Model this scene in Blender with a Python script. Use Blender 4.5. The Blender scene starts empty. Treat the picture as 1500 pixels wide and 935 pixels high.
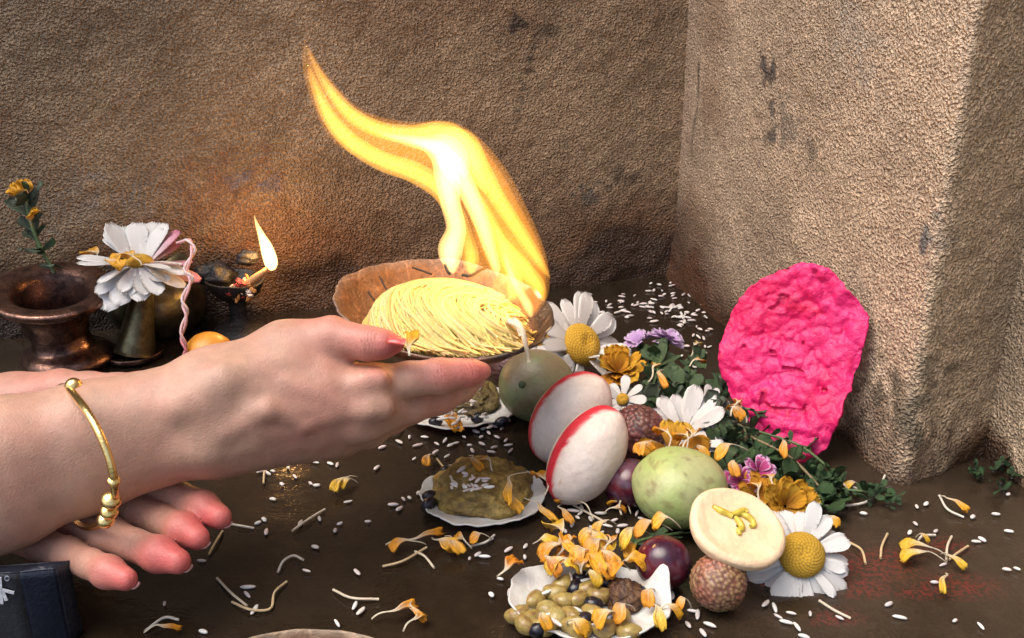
import bpy, math, random
import numpy as np
from mathutils import Vector, Matrix, Euler

# ------------------------------------------------------------------ camera, sky, sun, exposure
SC = bpy.context.scene
COL = SC.collection
CAM_H, PITCH, FPX, CX, CY = 0.33, math.radians(22), 1500.0, 750.0, 467.5
cam_d = bpy.data.cameras.new('camera'); cam = bpy.data.objects.new('camera', cam_d); COL.objects.link(cam)
cam_d.sensor_width = 36.0; cam_d.lens = 36.0 * FPX / 1500.0
cam_d.clip_start = 0.01; cam_d.clip_end = 200.0
cam.location = (0, 0, CAM_H); cam.rotation_euler = (math.radians(90) - PITCH, 0, 0)
SC.camera = cam

SUN_EL, SUN_AZ = math.radians(66), math.radians(-112)      # azimuth clockwise from +Y (north); from the left, a little behind the camera
world = bpy.data.worlds.new('World'); SC.world = world; world.use_nodes = True
wn = world.node_tree.nodes; wl = world.node_tree.links
sky = wn.new('ShaderNodeTexSky'); sky.sky_type = 'NISHITA'; sky.sun_disc = False
sky.sun_elevation = SUN_EL; sky.sun_rotation = SUN_AZ; sky.air_density = 1.0; sky.dust_density = 4.0; sky.ozone_density = 1.0
wl.new(sky.outputs[0], wn['Background'].inputs[0]); wn['Background'].inputs[1].default_value = 0.15
sun_d = bpy.data.lights.new('sun', 'SUN'); sun = bpy.data.objects.new('sun', sun_d); COL.objects.link(sun)
sun_d.energy = 1.5; sun_d.angle = math.radians(48); sun_d.color = (1.0, 0.93, 0.84)
sd = Vector((math.sin(SUN_AZ) * math.cos(SUN_EL), math.cos(SUN_AZ) * math.cos(SUN_EL), math.sin(SUN_EL)))
sun.rotation_euler = sd.to_track_quat('Z', 'Y').to_euler(); sun.location = sd * 3
SC.view_settings.view_transform = 'Standard'; SC.view_settings.look = 'None'
SC.view_settings.exposure = 0.88; SC.view_settings.gamma = 1.0; SC.view_settings.use_curve_mapping = False
SC.cycles.volume_step_rate = 1.0; SC.cycles.max_bounces = 8; SC.cycles.transparent_max_bounces = 24
SC.cycles.sample_clamp_indirect = 1.5

# ------------------------------------------------------------------ helpers: pixels, noise, meshes
random.seed(7); RNG = np.random.default_rng(11)
cP, sP = math.cos(PITCH), math.sin(PITCH)
CR = np.array([1.0, 0, 0]); CU = np.array([0, sP, cP]); CF = np.array([0, cP, -sP]); C0 = np.array([0, 0, CAM_H])
def cs(x, y, d): return np.array([(x - CX) / FPX * d, -(y - CY) / FPX * d, d])           # camera space: right, up, depth
def toW(c): c = np.asarray(c, float); return C0 + c[..., 0:1] * CR + c[..., 1:2] * CU + c[..., 2:3] * CF
def P(x, y, d): return toW(cs(x, y, d))
def ray(x, y): return (x - CX) / FPX * CR - (y - CY) / FPX * CU + CF
def G(x, y, z=0.0): r = ray(x, y); return C0 + r * ((z - CAM_H) / r[2])
def PZ(x, y, d, zmin=0.005):                                                             # as P, but never into the floor
    p = P(x, y, d); return p if p[2] >= zmin else G(x, y, zmin)
def onplane(x, y, p0, n): r = ray(x, y); return C0 + r * (np.dot(p0 - C0, n) / np.dot(r, n))
def depth(p): return float(np.dot(np.asarray(p) - C0, CF))
def dirc(r, u, f):                                                                        # direction from camera axes to world
    v = r * CR + u * CU + f * CF; return v / np.linalg.norm(v)
def unit(v): v = np.asarray(v, float); return v / (np.linalg.norm(v) + 1e-12)
def rest(x, y, rpx, flat=1.0):                                                           # ball seen at (x, y) with radius rpx, standing on the floor
    lo, hi = 0.2, 1.4
    for _ in range(50):
        d = (lo + hi) / 2
        if P(x, y, d)[2] - rpx * d / FPX * flat > 0: lo = d
        else: hi = d
    return P(x, y, d), rpx * d / FPX

def _h(i, j, k):
    n = (i * 374761393 + j * 668265263 + k * 2147483647 + 1013904223).astype(np.int64) & 0xffffffff
    n = ((n ^ (n >> 13)) * 1274126177) & 0xffffffff
    n = ((n ^ (n >> 16)) * 2246822519) & 0xffffffff
    return ((n ^ (n >> 15)) & 0xffff) / 65535.0
def vn(p, s=1.0, seed=0):                                                                 # value noise in [-1, 1]
    p = np.asarray(p, float) * s + seed * 17.31
    i = np.floor(p).astype(np.int64); f = p - i; f = f * f * (3 - 2 * f)
    r = 0
    for a in (0, 1):
        for b in (0, 1):
            for c in (0, 1):
                w = (f[..., 0] if a else 1 - f[..., 0]) * (f[..., 1] if b else 1 - f[..., 1]) * (f[..., 2] if c else 1 - f[..., 2])
                r = r + w * _h(i[..., 0] + a, i[..., 1] + b, i[..., 2] + c)
    return r * 2 - 1
def fbm(p, s, oct=3, seed=0): return sum(vn(p, s * 2 ** o, seed + o) * 0.5 ** o for o in range(oct))
def sstep(a, b, x): t = np.clip((x - a) / (b - a), 0, 1); return t * t * (3 - 2 * t)
def mix(a, b, t): t = np.asarray(t)[..., None]; return np.asarray(a) * (1 - t) + np.asarray(b) * t

def outward(v, f):                                                                        # flip a closed mesh that is inside out
    v = np.asarray(v, float); t = 0.0; c = v.mean(0)
    for k in set(len(q) for q in f):
        q = np.array([x for x in f if len(x) == k], int); a = v[q[:, 0]] - c
        for i in range(1, k - 1): t += float(np.einsum('ij,ij->i', a, np.cross(v[q[:, i]] - c, v[q[:, i + 1]] - c)).sum())
    return f if t >= 0 else [tuple(x[::-1]) for x in f]
def make_mesh(name, v, f, mat, col=None, attrs=None, smooth=True):
    me = bpy.data.meshes.new(name)
    if isinstance(f, np.ndarray):                                                         # large quad meshes
        n = len(f); me.vertices.add(len(v)); me.vertices.foreach_set('co', np.asarray(v, np.float32).ravel())
        me.loops.add(n * 4); me.loops.foreach_set('vertex_index', f.astype(np.int32).ravel())
        me.polygons.add(n); me.polygons.foreach_set('loop_start', np.arange(0, n * 4, 4, dtype=np.int32)); me.update(calc_edges=True)
    else: me.from_pydata(np.asarray(v, float).tolist(), [], outward(v, f))
    if col is not None:
        col = np.asarray(col, float)
        if col.ndim == 1: col = np.tile(col, (len(v), 1))
        if col.shape[1] == 3: col = np.hstack([col, np.ones((len(col), 1))])
        a = me.color_attributes.new('Col', 'FLOAT_COLOR', 'POINT'); a.data.foreach_set('color', col.astype(np.float32).ravel())
    for k, val in (attrs or {}).items():
        a = me.attributes.new(k, 'FLOAT', 'POINT'); a.data.foreach_set('value', np.asarray(val, np.float32))
    if smooth: me.polygons.foreach_set('use_smooth', np.ones(len(me.polygons), bool))
    me.materials.append(mat); me.update()
    return me
def link(name, me, loc=(0, 0, 0), parent=None):
    o = bpy.data.objects.new(name, me); COL.objects.link(o); o.location = loc
    if parent is not None: o.parent = parent
    return o
def tag(o, label=None, cat=None, group=None, kind=None):
    for k, v in (('label', label), ('category', cat), ('group', group), ('kind', kind)):
        if v: o[k] = v
    return o
def thing(name, label, cat, loc, group=None):
    o = bpy.data.objects.new(name, None); COL.objects.link(o); o.location = [float(t) for t in loc]; o.empty_display_size = 0.01
    return tag(o, label, cat, group)
def part(name, v, f, mat, parent, col=None, attrs=None, smooth=True, rel=None):           # v in world space
    base = np.array(parent.location)
    if parent.parent is not None: base = base + np.array(parent.parent.location)
    return link(name, make_mesh(name, np.asarray(v) - base, f, mat, col, attrs, smooth), (0, 0, 0), parent)
def solo(name, v, f, mat, label, cat, col=None, group=None, attrs=None, smooth=True):     # a thing that is one mesh
    v = np.asarray(v, float); b = np.array([v[:, 0].mean(), v[:, 1].mean(), v[:, 2].min()])
    return tag(link(name, make_mesh(name, v - b, f, mat, col, attrs, smooth), b), label, cat, group)

def grid_faces(nu, nv, wrap_u=False, wrap_v=False):
    f = []
    for i in range(nu if wrap_u else nu - 1):
        for j in range(nv if wrap_v else nv - 1):
            i2, j2 = (i + 1) % nu, (j + 1) % nv
            f.append((i * nv + j, i2 * nv + j, i2 * nv + j2, i * nv + j2))
    return f
def grid_np(nu, nv):
    a = (np.arange(nu - 1)[:, None] * nv + np.arange(nv - 1)[None]).ravel()
    return np.stack([a, a + nv, a + nv + 1, a + 1], 1)
def smooth_path(pts, n):                                                                  # Catmull-Rom, rows of any width
    p = np.asarray(pts, float); m = len(p)
    if m == 2: t = np.linspace(0, 1, n)[:, None]; return p[0] * (1 - t) + p[1] * t
    q = np.vstack([2 * p[0] - p[1], p, 2 * p[-1] - p[-2]]); out = []
    for t in np.linspace(0, m - 1, n):
        i = min(int(t), m - 2); u = t - i; a, b, c, d = q[i], q[i + 1], q[i + 2], q[i + 3]
        out.append(0.5 * (2 * b + (c - a) * u + (2 * a - 5 * b + 4 * c - d) * u * u + (3 * b - a - 3 * c + d) * u ** 3))
    return np.array(out)
def tube(pts, rad, n=12, seg=8, flat=None, updir=None):
    """swept tube; rad one value or one per point; flat: factor across updir"""
    p = np.asarray(pts, float); r = np.ones(len(p)) * rad if np.isscalar(rad) else np.asarray(rad, float)
    s = smooth_path(np.hstack([p, r[:, None]]), n); c, r = s[:, :3], np.maximum(s[:, 3], 1e-5)
    t = np.gradient(c, axis=0); t /= np.linalg.norm(t, axis=1)[:, None] + 1e-12
    up = np.array([0, 0, 1.0]) if updir is None else np.asarray(updir, float)
    v = []
    for i in range(n):
        a = np.cross(up, t[i])
        if np.linalg.norm(a) < 1e-3: a = np.cross(np.array([1.0, 0.2, 0]), t[i])
        a = unit(a); b = np.cross(t[i], a)
        for k in range(seg):
            th = 2 * math.pi * k / seg
            v.append(c[i] + r[i] * (math.cos(th) * a + math.sin(th) * b * (1 if flat is None else flat)))
    f = grid_faces(n, seg, False, True)
    f.append(tuple(range(seg - 1, -1, -1))); f.append(tuple((n - 1) * seg + k for k in range(seg)))
    return np.array(v), f
def merge(items):
    V, F, o = [], [], 0
    for v, f in items:
        V.append(v); F += [tuple(i + o for i in q) for q in f]; o += len(v)
    return np.vstack(V), F
def frame(n, hint=(0, 0, 1.0)):                                                           # columns x, y, n
    n = unit(n); h = np.asarray(hint, float)
    y = h - n * np.dot(h, n)
    if np.linalg.norm(y) < 1e-4: y = np.array([0, 1.0, 0]) - n * n[1]
    y = unit(y); return np.stack([np.cross(y, n), y, n], 1)
def lathe(profile, seg=48, n_prof=None):
    pr = np.asarray(profile, float)
    if n_prof: pr = smooth_path(pr, n_prof)
    th = np.linspace(0, 2 * math.pi, seg, endpoint=False)
    v = np.stack([np.outer(pr[:, 0], np.cos(th)), np.outer(pr[:, 0], np.sin(th)), np.outer(pr[:, 1], np.ones(seg))], -1).reshape(-1, 3)
    f = grid_faces(len(pr), seg, False, True)
    return v, f
def sphere(nu=32, nv=24):
    v, f = [], []
    th = np.linspace(0, math.pi, nv + 1)
    v.append((0, 0, 1))
    for i in range(1, nv):
        for k in range(nu):
            a = 2 * math.pi * k / nu; v.append((math.sin(th[i]) * math.cos(a), math.sin(th[i]) * math.sin(a), math.cos(th[i])))
    v.append((0, 0, -1)); L = len(v) - 1
    for k in range(nu): f.append((0, 1 + k, 1 + (k + 1) % nu))
    for i in range(nv - 2):
        for k in range(nu):
            a, b = 1 + i * nu + k, 1 + i * nu + (k + 1) % nu; f.append((a, a + nu, b + nu, b))
    for k in range(nu): f.append((L, L - nu + (k + 1) % nu, L - nu + k))
    return np.array(v, float), f

# ------------------------------------------------------------------ materials
class NT:
    def __init__(s, name):
        s.m = bpy.data.materials.new(name); s.m.use_nodes = True; s.n = s.m.node_tree.nodes; s.l = s.m.node_tree.links
        s.b = s.n['Principled BSDF']; s.out = s.n['Material Output']
    def node(s, t, **kw):
        x = s.n.new(t)
        for k, v in kw.items(): setattr(x, k, v)
        return x
    def set(s, sock, val):
        if hasattr(val, 'is_linked') or hasattr(val, 'links'): s.l.new(val, sock)
        else: sock.default_value = val
        return s
    def noise(s, scale, detail=4, rough=0.6, coord=None):
        x = s.node('ShaderNodeTexNoise'); x.inputs['Scale'].default_value = scale; x.inputs['Detail'].default_value = detail; x.inputs['Roughness'].default_value = rough
        s.l.new(coord or s.obj(), x.inputs['Vector']); return x.outputs[0]
    def vor(s, scale, feature='F1', coord=None):
        x = s.node('ShaderNodeTexVoronoi', feature=feature); x.inputs['Scale'].default_value = scale
        s.l.new(coord or s.obj(), x.inputs['Vector']); return x.outputs['Distance']
    def obj(s):
        if not hasattr(s, '_tc'): s._tc = s.node('ShaderNodeTexCoord')
        return s._tc.outputs['Object']
    def attr(s, name, out='Color'):
        x = s.node('ShaderNodeAttribute', attribute_name=name); return x.outputs[out]
    def ramp(s, fac, stops):
        x = s.node('ShaderNodeValToRGB'); e = x.color_ramp.elements
        while len(e) < len(stops): e.new(0.5)
        for i, (p, c) in enumerate(stops): e[i].position = p; e[i].color = (*c, 1) if len(c) == 3 else c
        s.l.new(fac, x.inputs[0]); return x.outputs[0]
    def math(s, op, a, b=0.0, c=None):
        x = s.node('ShaderNodeMath', operation=op); s.set(x.inputs[0], a); s.set(x.inputs[1], b)
        if c is not None: s.set(x.inputs[2], c)
        return x.outputs[0]
    def maprange(s, v, a, b, c, d):
        x = s.node('ShaderNodeMapRange'); s.set(x.inputs[0], v)
        for i, q in enumerate((a, b, c, d)): x.inputs[i + 1].default_value = q
        return x.outputs[0]
    def mul(s, col, val):                                                                 # colour times a value
        x = s.node('ShaderNodeVectorMath', operation='SCALE'); s.set(x.inputs[0], col); s.set(x.inputs['Scale'], val); return x.outputs[0]
    def mixc(s, a, b, t):
        x = s.node('ShaderNodeMix', data_type='RGBA'); s.set(x.inputs[0], t); s.set(x.inputs[6], a); s.set(x.inputs[7], b); return x.outputs[2]
    def bump(s, h, dist=0.001, strength=1.0, prev=None):
        x = s.node('ShaderNodeBump'); x.inputs['Distance'].default_value = dist; x.inputs['Strength'].default_value = strength
        s.l.new(h, x.inputs['Height'])
        if prev is not None: s.l.new(prev, x.inputs['Normal'])
        return x.outputs[0]
    def fin(s, base, rough=0.5, normal=None, **kw):
        s.set(s.b.inputs['Base Color'], base); s.set(s.b.inputs['Roughness'], rough)
        if normal is not None: s.l.new(normal, s.b.inputs['Normal'])
        for k, v in kw.items(): s.set(s.b.inputs[k.replace('_', ' ')], v)
        return s.m
    def translucent(s, col, amount):
        t = s.node('ShaderNodeBsdfTranslucent'); s.set(t.inputs[0], col)
        mx = s.node('ShaderNodeMixShader'); s.set(mx.inputs[0], amount)
        s.l.new(s.b.outputs[0], mx.inputs[1]); s.l.new(t.outputs[0], mx.inputs[2]); s.l.new(mx.outputs[0], s.out.inputs[0])
        return s

def vcol_mat(name, rough=0.5, nscale=400, namp=0.25, bumpd=0.0, bscale=600, trans=0.0, spec=0.5, **kw):
    t = NT(name); c = t.attr('Col')
    n = t.noise(nscale, 3); c = t.mul(c, t.maprange(n, 0.25, 0.75, 1 - namp, 1 + namp))
    nb = t.bump(t.noise(bscale, 3), bumpd) if bumpd else None
    t.fin(c, rough, nb, Specular_IOR_Level=spec, **kw)
    if trans: t.translucent(c, trans)
    return t.m

def plaster():
    t = NT('plaster'); c = t.attr('Col')
    nv = t.node('ShaderNodeTexNoise'); nv.inputs['Scale'].default_value = 150; nv.inputs['Detail'].default_value = 3; t.l.new(t.obj(), nv.inputs['Vector'])
    wv = t.node('ShaderNodeVectorMath', operation='MULTIPLY_ADD'); t.l.new(nv.outputs['Color'], wv.inputs[0]); wv.inputs[1].default_value = (.006, .006, .006); t.l.new(t.obj(), wv.inputs[2])
    v1 = t.vor(480, coord=wv.outputs[0]); n1 = t.noise(520, 2, 0.5); n2 = t.noise(150, 2, .5)
    g1 = t.maprange(n1, 0.36, 0.64, 0, 1); g2 = t.maprange(v1, 0.1, 0.75, 1, 0)
    h = t.math('ADD', t.math('MULTIPLY', g1, 0.55), t.math('ADD', t.math('MULTIPLY', g2, 0.45), t.math('MULTIPLY', n2, 0.8)))
    c = t.mul(c, t.maprange(g1, 0, 1, 0.66, 1.30)); c = t.mul(c, t.maprange(g2, 0, 1, 0.84, 1.10))
    c = t.mixc(c, (0.05, 0.04, 0.03, 1), t.maprange(t.noise(140, 2), 0.70, 0.76, 0, 0.5))
    wet = t.attr('wet', 'Fac')
    return t.fin(c, t.maprange(wet, 0, 1, 0.62, 0.40), t.bump(t.math('MULTIPLY', h, t.maprange(wet, 0, 1, 1.0, 0.35)), 0.0038, 1.0), Specular_IOR_Level=0.40)
def floor_mat():
    t = NT('wet_stone'); o = t.obj()
    n1 = t.noise(5, 5); n2 = t.noise(38, 5, 0.7); n3 = t.noise(420, 3)
    c = t.ramp(n1, [(0.3, (0.013, 0.0085, 0.0048)), (0.5, (0.021, 0.0140, 0.0082)), (0.7, (0.035, 0.0240, 0.0145))])
    c = t.mul(c, t.maprange(n2, 0.25, 0.75, 0.7, 1.3)); c = t.mul(c, t.maprange(n3, 0.3, 0.7, 0.85, 1.15))
    red = t.attr('red', 'Fac')
    c = t.mixc(c, (0.17, 0.012, 0.012, 1), t.math('MULTIPLY', red, t.maprange(n3, 0.46, 0.56, 0, 0.75)))
    dry = t.attr('dry', 'Fac')
    c = t.mixc(c, t.mul((0.075, 0.052, 0.035), t.maprange(n2, 0.2, 0.8, 0.7, 1.3)), dry)
    r = t.math('ADD', t.maprange(n2, 0.3, 0.7, 0.05, 0.20), t.math('MULTIPLY', dry, 0.28))
    nb = t.bump(t.noise(60, 4), 0.0012, 0.5); nb = t.bump(n3, 0.00035, 0.5, nb)
    return t.fin(c, r, nb, Specular_IOR_Level=0.5)
def skin():
    t = NT('skin'); c = t.attr('Col')
    n = t.noise(120, 4); n2 = t.noise(900, 3); n3 = t.vor(1150)
    c = t.mul(c, t.maprange(n, 0.25, 0.75, 0.86, 1.14)); c = t.mixc(c, (0.50, 0.20, 0.15, 1), t.maprange(t.noise(38, 4), 0.42, 0.72, 0, 0.34)); c = t.mixc(c, t.mul(c, 0.72), t.maprange(t.noise(330, 2), 0.68, 0.74, 0, 0.6))
    wv = t.math('SINE', t.math('ADD', t.math('MULTIPLY', t.attr('ws', 'Fac'), 2 * math.pi / 0.0019), t.math('MULTIPLY', t.noise(120, 3), 22.0)))
    wr = t.math('MULTIPLY', wv, t.attr('wm', 'Fac'))
    nb = t.bump(t.math('ADD', n2, t.math('MULTIPLY', n3, -0.6)), 0.00022, 0.75); nb = t.bump(n, 0.0012, 0.3, nb); nb = t.bump(wr, 0.00009, 0.6, nb)
    m = t.fin(c, t.maprange(n2, 0.3, 0.7, 0.40, 0.56), nb, Subsurface_Weight=0.18, Specular_IOR_Level=0.45)
    t.b.inputs['Subsurface Radius'].default_value = (1.0, 0.35, 0.2); t.b.inputs['Subsurface Scale'].default_value = 0.005
    return m
def leaf_plate():
    t = NT('dry_leaf'); c = t.attr('Col'); n = t.noise(45, 5, 0.7); n2 = t.noise(260, 4)
    c = t.mul(c, t.maprange(n, 0.25, 0.75, 0.55, 1.4)); c = t.mul(c, t.maprange(n2, 0.3, 0.7, 0.8, 1.2))
    v = t.vor(55, 'DISTANCE_TO_EDGE'); c = t.mixc(t.mul(c, 1.5), c, t.maprange(v, 0.0, 0.05, 0, 1))
    m = t.fin(c, 0.48, t.bump(t.math('ADD', n, n2), 0.002, 0.7)); t.translucent(c, 0.15); return t.m
def metal(name, c1, c2, r=(0.25, 0.5), scale=60, m=1.0):
    t = NT(name); n = t.noise(scale, 5, 0.7); n2 = t.noise(scale * 7, 3)
    c = t.mixc((*c1, 1), (*c2, 1), t.maprange(n, 0.38, 0.62, 0, 1))
    return t.fin(c, t.maprange(n, 0.3, 0.7, *r), t.bump(n2, 0.0006, 0.5), Metallic=m)
def flame_mat(name, col, strength, surf=0.02):
    t = NT(name); t.n.remove(t.b)
    e = t.node('ShaderNodeEmission'); e.inputs[0].default_value = (*col, 1)
    t.set(e.inputs[1], strength); t.l.new(e.outputs[0], t.out.inputs['Volume'])
    tr = t.node('ShaderNodeBsdfTransparent'); e2 = t.node('ShaderNodeEmission'); e2.inputs[0].default_value = (*col, 1); e2.inputs[1].default_value = surf
    ad = t.node('ShaderNodeAddShader'); t.l.new(tr.outputs[0], ad.inputs[0]); t.l.new(e2.outputs[0], ad.inputs[1]); t.l.new(ad.outputs[0], t.out.inputs['Surface'])
    return t.m
M = dict(
    plaster=plaster(), floor=floor_mat(), skin=skin(), leafplate=leaf_plate(),
    nail=vcol_mat('nail', 0.25, 300, 0.05), gold=metal('gold', (0.90, 0.66, 0.28), (0.80, 0.54, 0.19), (0.16, 0.3)),
    copper=metal('aged_copper', (0.24, 0.13, 0.095), (0.045, 0.026, 0.022), (0.20, 0.44), 75, 0.9),
    brass=metal('tarnished_brass', (0.20, 0.17, 0.09), (0.07, 0.055, 0.03), (0.28, 0.5), 50, 0.85),
    soot=vcol_mat('soot', 0.55, 220, 0.5, 0.0015, 300), petal=vcol_mat('white_petal', 0.55, 260, 0.06, 0.0002, 900, trans=0.22),
    floret=vcol_mat('marigold', 0.55, 300, 0.22, 0.0004, 700, trans=0.25), leaf=vcol_mat('herb_leaf', 0.5, 300, 0.3, 0.0004, 700, trans=0.15),
    fruit=vcol_mat('fruit_skin', 0.42, 330, 0.10, 0.00025, 500, Subsurface_Weight=0.08, Subsurface_Scale=0.004), plum=vcol_mat('plum_skin', 0.22, 160, 0.25),
    dry=vcol_mat('matte', 0.7, 350, 0.12, 0.0005, 500), paste=vcol_mat('paste', 0.58, 260, 0.5, 0.002, 330),
    rice=vcol_mat('rice', 0.4, 700, 0.08, Subsurface_Weight=0.15, Subsurface_Scale=0.002), bean=vcol_mat('bean', 0.28, 350, 0.25, 0.0003, 500),
    cream=vcol_mat('cream_dough', 0.62, 160, 0.10, 0.0006, 260, Subsurface_Weight=0.1, Subsurface_Scale=0.004), papad=vcol_mat('papad', 0.45, 180, 0.10, 0.0012, 330, trans=0.12),
    thread=vcol_mat('wick_thread', 0.5, 500, 0.18, 0.0004, 1500, Subsurface_Weight=0.2, Subsurface_Scale=0.004), card=vcol_mat('printed_card', 0.38, 150, 0.18, 0.0004, 500),
    flame=flame_mat('flame_orange', (1.0, 0.45, 0.06), 115), core=flame_mat('flame_core', (1.0, 0.60, 0.20), 170), veil=flame_mat('flame_veil', (1.0, 0.36, 0.035), 24),
    small=flame_mat('small_flame', (1.0, 0.62, 0.22), 420),
)

# ------------------------------------------------------------------ the setting: floor and walls
def axis_coords(a, b, step, far):
    mid = np.arange(a, b + step / 2, step)
    lo = a - np.geomspace(0.03, far, 14)[::-1]; hi = b + np.geomspace(0.03, far, 14)
    return np.concatenate([lo, mid, hi])
def build_floor():
    xs, ys = axis_coords(-0.7, 0.75, 0.007, 12), axis_coords(0.2, 1.15, 0.007, 12)
    X, Y = np.meshgrid(xs, ys, indexing='ij'); p = np.stack([X, Y, X * 0], -1).reshape(-1, 3)
    z = 0.0006 * vn(p, 22, 1) + 0.0004 * vn(p, 60, 2)
    z = np.where(np.abs(p[:, 0]) > 0.8, 0, z)
    # grime heaped in the corner against the foot of the walls
    red = np.zeros(len(p))
    for (x, y, r) in ((1280, 832, .020), (1265, 862, .012), (1300, 815, .014), (1400, 858, .018), (1345, 868, .010), (1200, 860, .008), (1385, 800, .012), (1225, 905, .010)):
        q = G(x, y); dd = np.hypot((p[:, 0] - q[0]) * 0.7, (p[:, 1] - q[1]) * 1.5); red = np.maximum(red, 1 - sstep(0.2 * r, r * 1.3, dd))
    q = G(1420, 860); dry = (1 - sstep(0.03, 0.30, np.hypot(p[:, 0] - q[0], p[:, 1] - q[1]))) * 0.40 * (0.7 + 0.3 * vn(p, 18, 5))
    p[:, 2] = z
    o = link('floor', make_mesh('floor', p, grid_np(len(xs), len(ys)), M['floor'], attrs={'red': red, 'dry': np.clip(dry, 0, 1)}))
    tag(o, 'dark brown wet stone floor', None, None, 'structure')
build_floor()

KC = G(985, 402); KL = G(300, 466); KE = G(1318, 708); KR = G(1440, 662)
def wall_sheet(line, zmax, step=0.0025, zdense=0.36, lump=1.0):
    """line: polyline on the floor (xy); returns displaced grid, colours, wetness"""
    line = np.asarray(line)[:, :2]; seg = np.linalg.norm(np.diff(line, axis=0), axis=1); L = np.concatenate([[0], np.cumsum(seg)])
    s = np.arange(0, L[-1], step); xy = np.stack([np.interp(s, L, line[:, k]) for k in (0, 1)], 1)
    k = 2; pad = np.pad(xy, ((k, k), (0, 0)), 'edge'); xy2 = np.stack([np.convolve(pad[:, i], np.ones(2 * k + 1) / (2 * k + 1), 'valid') for i in (0, 1)], 1)
    t = np.gradient(xy2, axis=0); t /= np.linalg.norm(t, axis=1)[:, None]; n = np.stack([t[:, 1], -t[:, 0]], 1)
    zs = np.concatenate([np.arange(-0.01, zdense, step), np.geomspace(zdense, zmax, 16)])
    p = np.stack([np.repeat(xy2[:, 0:1], len(zs), 1), np.repeat(xy2[:, 1:2], len(zs), 1), np.repeat(zs[None], len(s), 0)], -1)
    nn = np.stack([np.repeat(n[:, 0:1], len(zs), 1), np.repeat(n[:, 1:2], len(zs), 1), np.zeros((len(s), len(zs)))], -1)
    p, nn = p.reshape(-1, 3), nn.reshape(-1, 3)
    d = 0.0022 * vn(p, 7, 3) + 0.0010 * vn(p, 34, 4) + 0.0008 * vn(p, 110, 5) + 0.0004 * vn(p, 190, 6)
    base = 1 - sstep(0.0, 0.055 + 0.02 * vn(p, 14, 8), p[:, 2])
    d = d + lump * base * (0.004 + 0.003 * vn(p, 26, 7) + 0.0015 * vn(p, 80, 9))
    return p + nn * d[:, None], grid_np(len(s), len(zs)), nn
def wall_colour(p, tint, band):
    c = np.tile(np.array(tint), (len(p), 1))
    c *= (1 + 0.30 * fbm(p, 7, 3, 20) + 0.16 * fbm(p, 28, 2, 24))[:, None]
    c = mix(c, np.array([0.30, 0.17, 0.09]), 0.5 * sstep(0.1, 0.7, fbm(p, 10, 2, 33)))
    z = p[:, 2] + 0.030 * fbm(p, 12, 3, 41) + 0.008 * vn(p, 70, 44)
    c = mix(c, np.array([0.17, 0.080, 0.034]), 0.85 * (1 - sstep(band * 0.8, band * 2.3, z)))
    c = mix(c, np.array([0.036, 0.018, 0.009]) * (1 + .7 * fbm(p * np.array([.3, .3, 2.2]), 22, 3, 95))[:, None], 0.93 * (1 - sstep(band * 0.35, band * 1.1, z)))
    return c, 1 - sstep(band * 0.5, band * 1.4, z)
def spot(p, c, q, r, col, amt, nz=120, seed=50, stretch=None):
    dv = (p - q) / np.array(stretch if stretch is not None else (1, 1, 1)); d = np.linalg.norm(dv, axis=1) / r + 0.8 * fbm(p, nz, 2, seed)
    return mix(c, np.array(col), amt * (1 - sstep(0.35, 1.0, d)))
WN = unit(np.array([(KC - KL)[1], -(KC - KL)[0], 0])); RN = unit(np.array([(KC - KE)[1], -(KC - KE)[0], 0]))
if RN[0] > 0: RN = -RN
if WN[1] > 0: WN = -WN
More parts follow.
